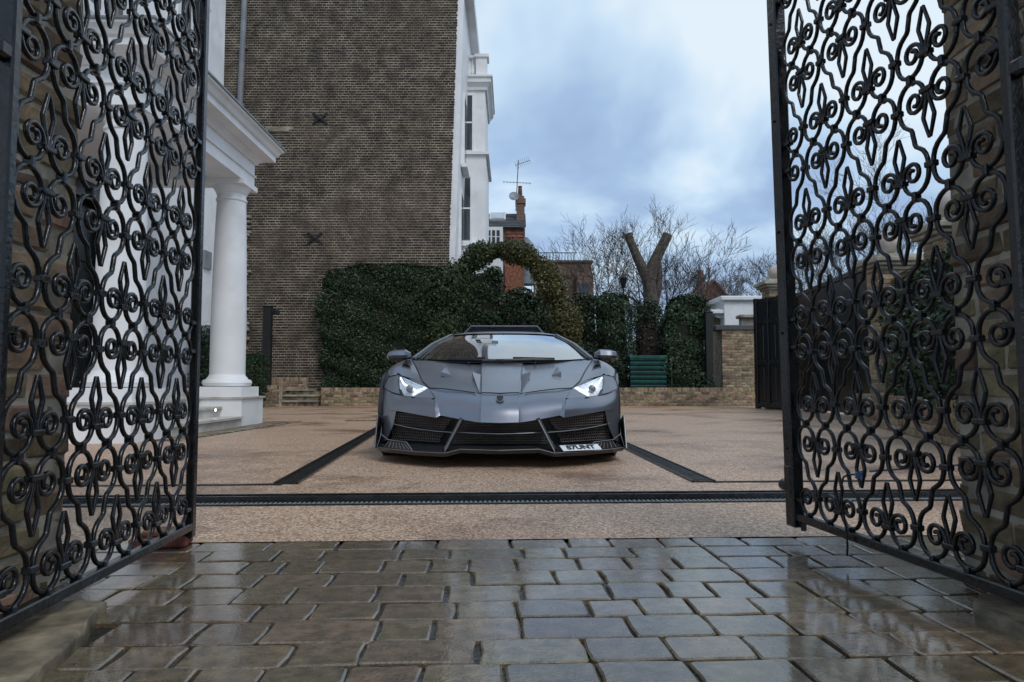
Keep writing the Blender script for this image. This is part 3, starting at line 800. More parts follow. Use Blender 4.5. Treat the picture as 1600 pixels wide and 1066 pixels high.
    ped.bx(a.x,b.x,Yb-.05,Yb+.4,zb,zt-.1); ped.bx(a.x-.05,b.x+.06,Yb-.1,Yb+.45,zt-.1,zt)
    bl = ped.build('balustrade_pier', M_['white'], t)
    for px in (733,738.5):
        p = at(px,100,Yb+.05)
        MB().lathe([(.06,zb),(.06,zb+.06),(.035,zb+.1),(.085,zb+.25),(.04,zt-.22),(.055,zt-.16),(.055,zt-.1)],(p.x,Yb+.1,0),10).build('baluster', M_['white'], bl, 40)
    MB().bx(at(728,86,Yb).x,a.x-.051,Yb-.02,Yb+.25,zt-.1,zt-.02).build('balustrade_rail', M_['white'], bl)
    return t
brick_house()

# ---------------------------------------------------------------- white house with columned portico, left
def fluted_col(x, y, z0, z1, r):
    H = z1-z0
    c = MB().lathe([(r*1.40,z0),(r*1.40,z0+.07),(r*1.34,z0+.072)],(x,y,0),40)
    base = MB().lathe([(r*1.12,z0),(r*1.32,z0+.012),(r*1.40,z0+.055),(r*1.34,z0+.095),(r*1.16,z0+.11),(r*1.14,z0+.13),(r*1.05,z0+.15),(r*1.0,z0+.18)],(x,y,0),40)
    sh = []
    for i in range(13):
        f = i/12; sh.append((r*(1-.17*max(0,(f-.25)/.75)**1.5), z0+.18+f*(H-.18-.30)))
    rt = sh[-1][0]; zt = sh[-1][1]
    cap = MB().lathe([(rt,zt),(rt*1.07,zt+.012),(rt*1.07,zt+.04),(rt*1.0,zt+.05),(rt*1.0,zt+.11),(rt*1.06,zt+.12),(rt*1.08,zt+.14),(rt*1.22,zt+.19),(rt*1.30,zt+.21),(rt*1.30,zt+.225)],(x,y,0),40)
    return base, MB().lathe(sh,(x,y,0),40), cap, rt, zt+.225
def white_house():
    t = thing('white_house', 'white stucco house with a columned portico, black front door and pale steps', 'house', (-7.5, 9, 0))
    XW = -6.0; YF = 14.3
    # main walls with the door opening
    dy0, dy1, dz = 8.6, 10.40, 3.45
    w = MB(); w.bx(-14,XW,2.5,dy0,-.06,13); w.bx(-14,XW,dy1,YF,-.06,13); w.bx(-14,XW,dy0,dy1,dz,13); w.bx(-14,XW-.25,dy0,dy1,-.06,dz)
    wall = w.build('wall', M_['white'], t)
    MB().sweep([(XW,2.5),(XW,YF),(-14,YF)],[(0,5.2),(.06,5.2),(.1,5.28),(.1,5.36),(0,5.36)]).build('string_course', M_['white'], t)
    # door
    dr = MB(); dr.bx(XW-.22,XW-.14,dy0+.12,dy1-.12,.55,3.2)
    d = dr.build('door', M_['black'], t)
    f = MB(); f.bx(XW-.2,XW+.04,dy0-.12,dy0+.12,.55,dz); f.bx(XW-.2,XW+.04,dy1-.12,dy1+.12,.55,dz); f.bx(XW-.2,XW+.038,dy0+.12,dy1-.12,3.2,dz)
    f.build('door_frame', M_['black'], d)
    mid = (dy0+dy1)/2
    for ya, yb in ((dy0+.2,mid-.06),(mid+.06,dy1-.2)):
        for za, zb in ((.7,1.25),(1.4,2.2),(2.35,3.05)):
            MB().bx(XW-.14,XW-.115,ya,yb,za,zb).build('door_panel', M_['black'], d)
    brass = mat('brass', (.55,.42,.18), .25, 1, .1, 10)
    for yy in (mid-.045,mid+.045):
        MB().lathe([(.012,0),(.012,.03),(.03,.045),(.034,.06),(.02,.075)],(XW-.14,yy,1.32),12,Matrix.Rotation(R(90),3,'Y')).build('door_knob', brass, d, 60)
    MB().bx(XW+.001,XW+.02,11.42,11.54,1.55,1.78).build('entry_panel', brass, t)
    # upper windows, seen above the portico
    for ya, za in ((6.6,5.9),(9.4,5.9),(12.2,5.9)):
        o = MB(); o.bx(XW-.01,XW+.09,ya-.12,ya,za,za+2.0); o.bx(XW-.01,XW+.09,ya+1.1,ya+1.22,za,za+2.0); o.bx(XW-.01,XW+.1,ya-.12,ya+1.22,za+2.001,za+2.15); o.bx(XW-.01,XW+.16,ya-.2,ya+1.3,za-.12,za-.001)
        o = o.build('window', M_['white'], t)
        MB().bx(XW+.001,XW+.02,ya,ya+1.1,za,za+2).build('pane', M_['glass'], o)
        MB().bx(XW+.021,XW+.05,ya+.53,ya+.57,za,za+2).build('glazing_bar', M_['white'], o)
        MB().bx(XW+.021,XW+.048,ya,ya+1.1,za+.98,za+1.02).build('glazing_bar', M_['white'], o)
    p = at(327,402,12.9)
    MB().bx(XW+.001,XW+.04,13.55,13.85,2.85,3.2).build('vent_grille', M_['greypipe'], t)
    # pedestals, floor and steps
    z0 = .56; XS = -3.82
    yn, yf = 7.55, 10.45; xc = -4.22
    for yc in (yn, yf):
        pd = MB(); pd.bx(xc-.42,xc+.38,yc-.42,yc+.44,-.04,z0-.17)
        b = pd.build('pedestal', M_['white'], t)
        MB().bx(xc-.44,xc+.41,yc-.45,yc+.47,z0-.17,z0-.145).build('plinth_ledge', M_['marble'], b)
        MB().bx(xc-.345,xc+.345,yc-.345,yc+.345,z0-.145,z0).build('plinth', M_['white'], b)
    MB().bx(XW-.2,xc-.42,yn-.44,yf+.46,-.04,z0-.02).build('porch_floor', M_['marble'], t)
    ys0, ys1 = yn+.44, yf-.42
    for i, (xa, zt) in enumerate(((XS,.14),(XS-.30,.28),(XS-.60,.42))):
        s = MB(); s.bx(xc-.45-.3*(i==2),xa-.02,ys0,ys1,-.04+.0*i,zt-.03); st = s.build('step', M_['marble'], t)
        MB().bx(xa-.34,xa+.012,ys0+.001,ys1-.001,zt-.03,zt).build('tread', M_['marble'], st)
    lampm, n, l, pb = nt('step light'); pb.inputs['Emission Color'].default_value = (1,.86,.6,1); pb.inputs['Emission Strength'].default_value = 4
    for yy in (9.2,9.75):
        lm = MB().lathe([(.03,0),(.03,.012),(.022,.014)],(XS-.30+.015,yy,.24),14,Matrix.Rotation(R(90),3,'Y')).build('step_light', M_['grate'], t, 40)
        MB().lathe([(.02,0),(.02,.003)],(XS-.30+.030,yy,.24),14,Matrix.Rotation(R(90),3,'Y')).build('lamp', lampm, lm)
    zc = None
    for yc in (yn, yf):
        b, s, c, rt, ztop = fluted_col(xc, yc, z0, 3.62, .25)
        cl = s.build('column', M_['white'], t, 40)
        b.build('column_base', M_['white'], cl, 40); c.build('column_capital', M_['white'], cl, 40)
        MB().bx(xc-rt*1.36,xc+rt*1.36,yc-rt*1.36,yc+rt*1.36,ztop,ztop+.075).build('abacus', M_['white'], cl)
    zb = ztop+.075
    # entablature round three sides
    xa = xc+.24; ya, yb_ = yn-.26, yf+.26
    path = [(XW,ya),(xa,ya),(xa,yb_),(XW,yb_)]
    ent = MB().sweep(path,[(-.46,zb),(0,zb),(0,zb+.16),(.025,zb+.163),(.025,zb+.18),(.0,zb+.20),(.0,zb+.36),(-.46,zb+.36)]).build('entablature', M_['white'], t)
    MB().sweep(path,[(-.3,zb+.36),(.03,zb+.36),(.05,zb+.40),(.08,zb+.41),(.10,zb+.45),(.24,zb+.47),(.24,zb+.55),(.27,zb+.57),(.30,zb+.63),(.34,zb+.66),(.34,zb+.69),(-.3,zb+.69)]).build('cornice', M_['white'], t)
    MB().sweep(path,[(-.3,zb+.6905),(.36,zb+.6905),(.36,zb+.715),(-.3,zb+.75)]).build('lead_flashing', M_['lead'], t)
    MB().bx(XW,xa-.4,ya+.4,yb_-.4,zb+.20,zb+.68).build('portico_roof', M_['white'], t)
    # pilasters on the wall behind the columns
    for yc in (yn, yf):
        MB().bx(XW+.001,XW+.14,yc-.27+.42*(yc==yf),yc+.27+.42*(yc==yf),z0,zb).build('pilaster', M_['white'], t)
    return t
white_house()
# wet slabs at the foot of the portico steps
rngs = random.Random(8)
sl = sheet('slab_path', [(-3.80,7.4),(-3.5,7.4),(-3.34,11.3),(-3.83,11.3)], .004, M_['joint'])
for i in range(7):
    y0 = 7.5+i*.52
    o = MB().bbox((-3.64+i*.012,y0+.25,.006),(.30+i*.02,.50,.012),.004).build('slab', M_['slab'], sl)

# ---------------------------------------------------------------- low brick walls round the drive
def low_wall(name, label, a, b, h, thick=.22, seed=1, z0=0.0, side=1):
    """stretcher courses and a brick-on-edge coping; outer face on the camera side"""
    rng = random.Random(seed); a = Vector((a[0],a[1],z0)); b = Vector((b[0],b[1],z0)); d = b-a; L = d.length
    t = thing(name, label, 'brick wall', tuple(a), math.atan2(d.y,d.x))
    n = max(2, round((h-.11)/.077)); ch = (h-.112)/n
    MB().bx(0,L,.010*side if side>0 else -thick,(thick if side>0 else -.010),-.05,h-.012).build('mortar_core', M_['mortar'], t, local=True)
    st = brick_variants((.214,.10,ch-.011), M_['stock'], 4, rng, .003); so = brick_variants((.066,thick,.105), M_['stock'], 4, rng, .003)
    for k in range(n):
        x = -.112*(k%2)
        while x < L-.03:
            x0, x1 = max(0,x), min(L,x+.225)
            if x1-x0 > .05:
                inst('brick', rng.choice(st), t, Matrix.Translation(((x0+x1)/2, side*(.05-rng.uniform(0,.006)), (k+.5)*ch)) @ Matrix.Diagonal(((x1-x0-.010)/.214,1,1,1)))
            x += .225
    m = int(L/.0765)
    if m <= 290:
        for i in range(m):
            inst('coping_brick', rng.choice(so), t, Matrix.Translation(((i+.5)*L/m, side*thick/2, h-.056)) @ Matrix.Rotation(rng.gauss(0,.012),4,'Z'))
    return t
LW0, LW1 = gr(501,634), gr(1183,636.5)
YW = 19.2
low_wall('low_brick_wall', 'low brick planter wall along the back of the drive behind the car', (at(501,634,YW).x,YW), (at(1183,636,YW).x,YW), .50, seed=3)
xs = at(401,634,YW).x
low_wall('low_brick_wall', 'short low brick wall left of the garden steps', (at(378,636,18.6).x,18.6), (at(436,636,18.6).x,18.6), .56, seed=4)
low_wall('low_brick_wall', 'short raised brick wall against the sooty wall above the garden steps', (at(410,610,19.7).x,19.7), (at(478,610,19.7).x,19.7), .78, seed=5)
low_wall('low_brick_wall', 'low brick planter wall under the hedge seen through the right gate leaf', (3.3,3.6), (5.45,11.2), .45, seed=6, side=-1)
# garden steps
t = thing('garden_steps', 'three dark stone garden steps between the brick walls', 'steps', (at(468,634,YW).x, YW, 0))
sx0, sx1 = at(437,634,YW).x, at(499,634,YW).x
for i in range(3):
    y0 = YW-.15+i*.27
    MB().bx(sx0+.02,sx1-.02,y0+.02,20-.02,-.02,.15*(i+1)-.04).build('riser', M_['redbrick'] if i == 3 else M_['slab'], t)
    MB().bx(sx0+.01,sx1-.01-.25*(i==2),y0-.02,y0+.30,.15*(i+1)-.04,.15*(i+1)).build('tread', M_['stone'], t)
sheet('planting_bed', [(at(501,600,YW).x,YW+.1),(8.5,YW+.1),(8.5,27),(-1.9,27),(-1.9,19.98),(at(501,600,YW).x,19.98)], .42, M_['soil'])
sheet('planting_strip', [(3.45,3.6),(5.6,11.2),(7.0,11.2),(5.2,3.6)], .36, M_['soil'])

# posts
def post(name, label, x, y, z0, z1, w):
    t = thing(name, label, 'post', (x,y,z0))
    MB().bbox((x,y,(z0+z1)/2),(w,w,z1-z0),.01).build('shaft', M_['black_matt'], t)
    MB().bbox((x,y,z1+.015),(w*1.15,w*1.15,.03),.008).build('cap', M_['black_matt'], t)
    MB().bbox((x+w*.65,y-.02,z1-.10),(w*.35,.08,.14),.01).build('bracket', M_['black_matt'], t)
    return t
a = at(419,480,19.3); pL = post('metal_post', 'tall black metal post standing against the sooty brick wall', a.x, 19.3, .3, a.z, .21)
MB().tube([(a.x+.1,19.3,a.z-.08),(a.x+.22,19.3,a.z-.04),(a.x+.27,19.3,a.z-.14)], .03, 6).build('lamp_arm', M_['black_matt'], pL)
MB().bbox((a.x+.25,19.28,a.z-.15),(.13,.12,.13),.02).build('lamp_head', M_['black_matt'], pL)
a = at(1118,490,18.9); post('metal_post', 'tall black metal post beside the brick pier at the right end of the low wall', a.x, 19.6, .3, at(1118,489,19.6).z, .20)

# ---------------------------------------------------------------- right boundary: pier, black gates, stone-capped wall with balls
t = thing('brick_pier', 'broad brick pier with a dark slate coping right of the black post', 'pier', (6.3,20.2,0))
a, b = at(1129,605,20.2), at(1186,516,20.2)
MB().bx(a.x+.012,b.x-.012,20.212,20.7,0,b.z-.001).build('mortar_core', M_['mortar'], t)
rngp = random.Random(44); st = brick_variants((.214,.10,.065), M_['stock'], 4, rngp)
k = 0; z = .42
while z < b.z-.07:
    x = a.x-.112*(k%2)
    while x < b.x-.03:
        x0, x1 = max(a.x,x), min(b.x,x+.225)
        if x1-x0 > .05: inst('brick', rngp.choice(st), t, Matrix.Translation(Vector(((x0+x1)/2,20.25,z+.0385))-Vector((6.3,20.2,0))) @ Matrix.Diagonal(((x1-x0-.01)/.214,1,1,1)))
        x += .225
    z += .0765; k += 1
MB().bbox(((a.x+b.x)/2-.02,20.45,b.z+.07),(b.x-a.x+.35,.62,.15),.02).build('coping', M_['slate'], t)
def stone_pier(label, x, y, h, w, ball):
    t = thing('capped_pier', label, 'pier', (x,y,0))
    rng = random.Random(int(x*100)); w2 = w/2
    MB().bx(x-w2+.01,x+w2-.01,y-w2+.01,y+w2-.01,-.05,h).build('mortar_core', M_['mortar'], t)
    st = brick_variants((.214,.10,.065), M_['stock'], 3, rng)
    k = 0
    while (k+1)*.0765 < h:
        for rz, cx, cy, along in ((0,x,y-w2+.048,'x'),(math.pi/2,x-w2+.048,y,'y')):
            n = 2
            for i in range(n):
                off = (i-.5)*w/n + (.03 if k%2 else -.03)*(1 if i else 1)
                p = (cx+off if along=='x' else cx, cy+off if along=='y' else cy)
                Lb = w/n-.012-(.06 if False else 0)
                inst('brick', rng.choice(st), t, Matrix.Translation(Vector((p[0]-x-( .0 if along=='y' else (.03 if k%2 else -.03)),p[1]-y-(.0 if along=='x' else (.03 if k%2 else -.03)),(k+.5)*.0765))) @ Matrix.Rotation(rz,4,'Z') @ Matrix.Diagonal((Lb/.214,1,1,1)))
        k += 1
    c = MB()
    for o, z0, z1 in ((.04,0,.06),(.10,.06,.12),(.15,.12,.2),(.08,.2,.25)): c.bbox((x,y,h+(z0+z1)/2),(w+2*o,w+2*o,z1-z0),.012)
    c.build('cap', M_['stone'], t)
    if ball:
        r = ball; zc = h+.25+r*1.18
        b = MB().lathe([(r*.55,h+.25),(r*.5,h+.25+r*.1),(r*.35,h+.25+r*.2)]+[(r*math.cos(q),zc+r*math.sin(q)) for q in [R(-70+10*i) for i in range(16)]]+[(.005,zc+r)],(x,y,0),24)
        b.build('ball', M_['ball'], t, 50)
    return t
A = at(1216,640,17.0); B = at(1372,640,11.6); C_ = at(1474,640,9.2)
stone_pier('stone-capped pier with a ball, farthest, beside the far black gate', A.x, 17.0, at(1216,455,17.0).z, .50, .17)
stone_pier('stone-capped pier with a ball, middle one, behind the right gate leaf', B.x+.25, 11.6, at(1372,425,11.6).z, .50, .20)
stone_pier('stone-capped pier with a ball, nearest, beside the right gate pier', C_.x+.2, 9.2, at(1474,378,9.2).z, .5, .20)
def panel_gate(label, a, b, h, cols):
    a = Vector((a[0],a[1],0)); b = Vector((b[0],b[1],0)); d = b-a; L = d.length
    t = thing('panelled_gate', label, 'gate', tuple(a), math.atan2(d.y,d.x))
    MB().bx(0,L,-.02,.02,.04,h).build('boarding', M_['black'], t, local=True)
    w = L/cols
    for i in range(cols+1): MB().bbox((i*w,0,h/2+.02),(.10,.11,h+.02),.008).build('stile', M_['black'], t, local=True)
    for z in (.10,h*.42,h*.80,h-.04):
        for i in range(cols): MB().bbox((i*w+w/2,0,z),(w-.102,.10,.10),.008).build('rail', M_['black'], t, local=True)
    for i in range(cols):
        for z0, z1 in ((.2,h*.42-.1),(h*.42+.1,h*.80-.1)):
            MB().bbox((i*w+w/2,0,(z0+z1)/2),(w-.26,.07,z1-z0),.012).build('raised_panel', M_['black'], t, local=True)
    return t
panel_gate('pair of tall black panelled gates between the far and middle ball piers', (A.x+.35,16.6), (B.x+.3,11.9), 2.72, 4)
panel_gate('tall narrow black panelled gate at the right end of the back wall', (at(1185,640,16.9).x,16.9), (at(1222,640,16.2).x,16.2), 2.62, 2)
panel_gate('tall black panelled gate between the middle and nearest ball piers', (B.x+.25,11.3), (C_.x+.22,9.5), 2.35, 2)
bw = thing('boundary_wall', 'brick boundary wall with a stone coping beyond the nearest ball pier', 'brick wall', (5.5,9,0))
a, b = Vector((C_.x+.42,9.0,0)), Vector((4.2,2.6,0)); d = b-a
mm = MB(); mm.box(((a.x+b.x)/2+.1,(a.y+b.y)/2,1.3),(d.length,.22,2.7),math.atan2(d.y,d.x)); mm.build('wall', M_['farstock'], bw)
mm = MB(); mm.box(((a.x+b.x)/2+.1,(a.y+b.y)/2,2.70),(d.length,.42,.10),math.atan2(d.y,d.x)); mm.build('coping', M_['stone'], bw)
# ---------------------------------------------------------------- the sports car (local: x right, y back from the nose, z up)
def sports_car():
    paint = mat('satin grey paint', (.225,.24,.275), .29, .74, .03, 3, spec=.5)
    edge = mat('brushed silver edge', (.24,.25,.26), .35, .6, .05, 5)
    black = mat('car black trim', (.012,.012,.013), .38, 0, .1, 10)
    carbon = mat('dark carbon', (.022,.023,.026), .33, 0, .3, 60, spec=.6)
    meshm = mat('grille wire', (.16,.14,.13), .5, .3, .1, 10)
    rubber = mat('tyre rubber', (.016,.016,.016), .8, 0, .1, 20)
    alloy = mat('dark alloy', (.06,.06,.065), .35, .7, .1, 10)
    chrome = mat('lamp reflector', (.80,.86,.92), .3, .15, .10, 9)
    ledm, n_, l_, p_ = nt('daytime light'); p_.inputs['Base Color'].default_value = (.9,.93,1,1); p_.inputs['Emission Color'].default_value = (.9,.95,1,1); p_.inputs['Emission Strength'].default_value = 1.2
    seatm = mat('black leather', (.02,.02,.022), .5, 0, .1, 10)
    # windscreen: mostly mirror-like at this angle, dark cabin behind
    glass, n, l, p = nt('windscreen glass'); n.remove(p)
    out = n['Material Output']; tr = n.new('ShaderNodeBsdfTransparent'); tr.inputs[0].default_value = (.34,.38,.40,1)
    gl = n.new('ShaderNodeBsdfGlossy'); gl.inputs['Roughness'].default_value = .015; gl.inputs[0].default_value = (.93,.96,1,1)
    lw = n.new('ShaderNodeFresnel'); lw.inputs['IOR'].default_value = 2.6
    mr = n.new('ShaderNodeMapRange'); mr.inputs[1].default_value = 0; mr.inputs[2].default_value = .55; mr.inputs[4].default_value = 1.0
    mx = n.new('ShaderNodeMixShader'); l.new(lw.outputs[0], mr.inputs[0]); l.new(mr.outputs[0], mx.inputs[0]); l.new(tr.outputs[0], mx.inputs[1]); l.new(gl.outputs[0], mx.inputs[2]); l.new(mx.outputs[0], out.inputs[0])
    t = thing('sports_car', 'low wide matte grey sports car with black splitter facing out of the drive', 'car', (-.088,5.05,0)); t.scale = (.977,1,1)
    B = lambda mb, nm, m, par=t, sm=20: mb.build(nm, m, par, sm, local=True, weld=True)
    # key points (right half)
    A=(.568,.42,.566); Bp=(.862,.75,.672); C=(.689,.385,.499); D=(.812,.52,.512); H=(.990,.745,.575); K=(.824,.40,.392); I=(.988,.665,.36); J=(.905,.46,.165)
    # nose: three bands with hard creases at x=.14 and along the chin
    shut = [(0,.20,.524),(.14,.205,.529)], [(.152,.207,.521),(.30,.262,.541),(.44,.335,.556),A]
    nose = MB()
    nose.patch([[(0,.0,.322),(.14,.005,.326)],[(0,.035,.41),(.14,.045,.412)],[(0,.10,.475),(.14,.108,.478)],shut[0]], 2, 4, mirror=True)
    nose.patch([[(.14,.005,.326),(.17,.022,.327),(.30,.085,.345),(.452,.165,.368)],
                [(.14,.045,.412),(.162,.055,.407),(.30,.12,.42),(.47,.195,.435)],
                [(.14,.108,.478),(.157,.112,.472),(.30,.178,.487),(.50,.27,.503)],
                [(.14,.205,.529),(.152,.207,.521),(.30,.262,.541),A]], 4, 4, mirror=True)
    # outer bumper below the lamp, with the upright blade crease at x=.47
    nose.patch([[(.452,.165,.368),(.482,.150,.352)],[(.47,.195,.435),(.492,.172,.42)],[(.50,.27,.503),(.506,.262,.492)],[A,A]],2,4,mirror=True)
    nose.patch([[(.482,.150,.352),(.65,.27,.372),K,(.925,.53,.385),I],
                [(.492,.172,.42),(.65,.295,.433),(.80,.41,.447),(.93,.56,.462),(.992,.69,.45)],
                [(.506,.262,.492),C,D,(.93,.62,.536),H]], 4, 4, mirror=True)
    nose.patch([[A,A],[(.506,.262,.492),C]],1,1,mirror=True)
    # bumper corner beside the intake, down to the splitter
    nose.patch([[J,(.955,.56,.14),(.985,.635,.13)],[(.85,.41,.28),(.945,.55,.28),(.988,.65,.27)],[K,(.925,.53,.385),I]],3,3,mirror=True)
    nb = B(nose,'front_bumper',paint)
    # shut line between bumper and bonnet
    line = MB()
    for s in (1,-1):
        line.tube([(s*x,y-.004,z+.003) for x,y,z in [(0,.198,.527),(.07,.2,.531),(.14,.203,.532),(.155,.205,.525),(.30,.260,.545),(.44,.333,.560),A]], .0042, 4)
        line.tube([(s*x,y,z) for x,y,z in [(.816,.522,.516),(.88,.575,.530),(.945,.65,.553),(.994,.75,.580)]], .0038, 4)
        line.tube([(s*x,y,z+.004) for x,y,z in [A,(.645,.60,.620),(.735,.95,.722),(.835,1.33,.815)]], .0045, 4)
    B(line,'shut_line',black,sm=60)
    # bonnet: raised middle spine, sunk cheeks, folded wedges
    bon = MB()
    def row(y0, z0, xs, xe, ye, ze, cr=.016):
        return [(0,y0,z0),(xs,y0+.004,z0+.002)], [(xs,y0+.004,z0+.002),(xs+.022,y0+.008,z0-cr),((xs+xe)/2,(y0+ye)/2+.02,(z0+ze)/2-cr*.5),(xe,ye,ze)]
    rows = [row(.207,.526,.14,.562,.425,.567,.008), row(.50,.627,.152,.642,.61,.619,.016), row(.90,.722,.172,.735,.95,.721,.02), row(1.27,.795,.19,.835,1.33,.813,.012)]
    bon.patch([r[0] for r in rows],2,5,mirror=True); bon.patch([r[1] for r in rows],3,5,mirror=True)
    bo = B(bon,'bonnet',paint)
    def fold(tri, base, s, par):
        # a raised facet: three corners and the skirt down to the panel below
        m = MB(); v = [(s*x,y,z) for x,y,z in tri]; w = [(s*x,y,z-base) for x,y,z in tri]
        m.add(v+w,[(0,1,2),(0,1,4,3),(1,2,5,4),(2,0,3,5)]); B(m,'facet',paint,par,sm=4)
    for s in (1,-1):
        fold([(.425,.74,.672),(.505,.75,.700),(.497,1.12,.755)],.03,s,bo)
        fold([(.174,.70,.681),(.232,.70,.664),(.186,1.0,.749)],.02,s,bo)
        fold([(.172,.695,.676),(.243,.695,.698),(.160,.225,.537)],.03,s,bo)
        fold([(.148,.200,.527),(.192,.212,.536),(.137,.006,.338)],.02,s,nb)
    for x in (0,.30,-.30):
        MB().bbox((x,1.18,.785 if x else .793),(.018,.03,.018),.005).build('washer_jet',black,bo,local=True)
    # emblem shield
    sh = [(0,-.033),(.022,-.018),(.030,.008),(.030,.030),(0,.036),(-.030,.030),(-.030,.008),(-.022,-.018)]
    Me = Matrix.Translation((0,.098,.489)) @ Matrix.Rotation(R(-44),4,'X')
    em = MB().prism(sh,-.0,.008,axis='Y'); em.v = [tuple(Me@Vector((a,b-.008,c))) for a,b,c in em.v]
    eo = B(em,'emblem',edge,sm=10)
    em = MB().prism([(x*.8,z*.8) for x,z in sh],-.0,.003,axis='Y'); em.v = [tuple(Me@Vector((a,b-.0115,c))) for a,b,c in em.v]
    B(em,'shield_field',black,eo,sm=10)
    # front wings
    for s in (1,-1):
        fm = MB()
        g = [[(.650,.60,.619),Bp,(.945,.77,.655),H],
             [(.740,.95,.722),(.885,.98,.768),(.968,.98,.742),(1.008,.98,.700)],
             [(.840,1.33,.813),(.895,1.27,.812),(.968,1.25,.765),(1.006,1.25,.650)],
             [(.872,1.65,.845),(.90,1.65,.835),(.955,1.60,.760),(.985,1.52,.52)]]
        g = [[(s*x,y,z) for x,y,z in r] for r in g]
        fm.patch(g,4,4)
        fm.patch([[(s*x,y,z) for x,y,z in r] for r in ([A,A],[(.650,.60,.619),Bp])],1,1)
        fm.patch([[(s*x,y,z) for x,y,z in r] for r in ([D,(.93,.62,.536),H],[Bp,(.905,.765,.665),(.945,.77,.655)])],2,2)
        # arch flank
        for i in range(10):
            a0, a1 = R(18*i), R(18*(i+1)); q = []
            for a in (a0,a1):
                y, z = 1.02-.362*math.cos(a), .345+.362*math.sin(a)
                yo, zo = 1.02-.385*math.cos(a), .345+.385*math.sin(a)
                xx = .985+.017*math.sin(a); q.append(((s*xx,y,z),(s*(xx-.004),yo,zo)))
            fm.add([q[0][0],q[0][1],q[1][1],q[1][0]],[(0,1,2,3)])
        wing = B(fm,'front_wing',paint)
        v = MB(); v.add([(s*x,y,z+.014) for x,y,z in ((.775,.93,.742),(.868,.93,.758),(.868,1.20,.803),(.832,1.20,.800))],[(0,1,2,3)])
        vo = B(v,'wing_vent',carbon,wing)
        for i in range(4):
            y = .97+i*.055
            MB().bbox((s*.842,y,.777+i*.0105),(.050,.016,.004),.0015).build('vent_slat',black,vo,local=True)
        # wheel arch liner
        lm = MB().lathe([(.36,-.16),(.362,.12)],(s*.86,1.02,.345),24,Matrix.Rotation(R(90),3,'Y'),cap=False); B(lm,'arch_liner',black,wing)
    # headlamps
    for s in (1,-1):
        P = [A,(.70,.56,.612),Bp,(.858,.68,.62),D,C]
        c = Vector((.71,.52,.575)); m = MB()
        pts = [Vector(p) for p in P]
        ins = [c+(p-c)*.965 for p in pts]
        rec = [c+(p-c)*.92+Vector((0,.030,-.012)) for p in pts]
        k = len(pts); f = lambda vs: [(s*v.x,v.y,v.z) for v in vs]
        m.add(f(pts+ins),[(i,(i+1)%k,k+(i+1)%k,k+i) for i in range(k)]); hl = B(m,'headlamp',black)
        m = MB(); m.add(f(rec+ins),[(i,(i+1)%k,k+(i+1)%k,k+i) for i in range(k)]+[tuple(range(k))]); B(m,'reflector',chrome,hl)
        lens, n2, l2, p2 = nt('lamp lens'); n2.remove(p2); o2 = n2['Material Output']
        t2 = n2.new('ShaderNodeBsdfTransparent'); g2 = n2.new('ShaderNodeBsdfGlossy'); g2.inputs['Roughness'].default_value = .03; m2 = n2.new('ShaderNodeMixShader'); f2 = n2.new('ShaderNodeFresnel'); f2.inputs[0].default_value = 1.55
        l2.new(f2.outputs[0],m2.inputs[0]); l2.new(t2.outputs[0],m2.inputs[1]); l2.new(g2.outputs[0],m2.inputs[2]); l2.new(m2.outputs[0],o2.inputs[0])
        m = MB(); m.add(f(ins),[tuple(range(k))]); B(m,'lens',lens,hl)
        # projector and the Y-shaped daytime light
        MB().lathe([(.024,0),(.030,.02),(.026,.030),(.012,.036)],(s*.735,.52,.562),16,Matrix.Rotation(R(90),3,'X')).build('projector',edge,hl,40,local=True)
        y = MB(); q = lambda x,yy,z: (s*x,yy,z)
        y.tube([q(.60,.455,.570),q(.675,.478,.545),q(.70,.455,.515)],.006,5); y.tube([q(.675,.478,.545),q(.80,.62,.60),q(.84,.70,.65)],.006,5)
        B(y,'daytime_light',ledm,hl)
        m = MB(); m.add(f([Vector((.775,.475,.506)),Vector((.812,.512,.513)),Vector((.842,.61,.570)),Vector((.806,.545,.552))]),[(0,1,2,3)]); B(m,'lamp_corner_trim',carbon,hl)
    # intake: dark box, wire grilles, blades and struts
    bk = MB()
    bk.patch([[(0,.20,.15),(.45,.30,.15),(.90,.56,.15)],[(0,.12,.33),(.45,.25,.375),(.83,.46,.40)]],2,2,lin_u=True,lin_v=True,mirror=True)
    bk.patch([[(0,.12,.33),(.45,.25,.375),(.83,.46,.40)],[(0,.0,.323),(.45,.165,.369),K]],2,1,lin_u=True,lin_v=True,mirror=True)
    bk.patch([[(.90,.56,.15),(.83,.46,.40)],[J,K]],1,1,lin_u=True,lin_v=True,mirror=True)
    B(bk,'intake_box',black)
    def wires(nm, pts, nx, nz, off):
        """wire net on the quad pts (bl,br,tr,tl)"""
        q = [Vector(p) for p in pts]; m = MB()
        P = lambda u,v: q[0].lerp(q[1],u).lerp(q[3].lerp(q[2],u),v)+Vector((0,off,0))
        for i in range(nx+1):
            for j in range(nz):
                u = i/nx; o = .5/nx if j % 2 else 0
                if u+o <= 1: m.tube([P(u+o,j/nz),P(u+o,(j+1)/nz)],.0036,4)
        for j in range(nz+1): m.tube([P(0,j/nz),P(1,j/nz)],.0036,4)
        return B(m,nm,meshm,sm=60)
    for s in (1,-1):
        wires('wire_grille',[(s*.43,.265,.262),(s*.87,.515,.268),(s*.82,.45,.375),(s*.36,.215,.345)],24,5,-.03)
        wires('wire_grille',[(s*.47,.29,.165),(s*.87,.53,.17),(s*.865,.515,.255),(s*.43,.27,.248)],22,4,-.03)
    wires('wire_grille',[(-.33,.19,.255),(.33,.19,.255),(.27,.155,.332),(-.27,.155,.332)],34,4,-.05)
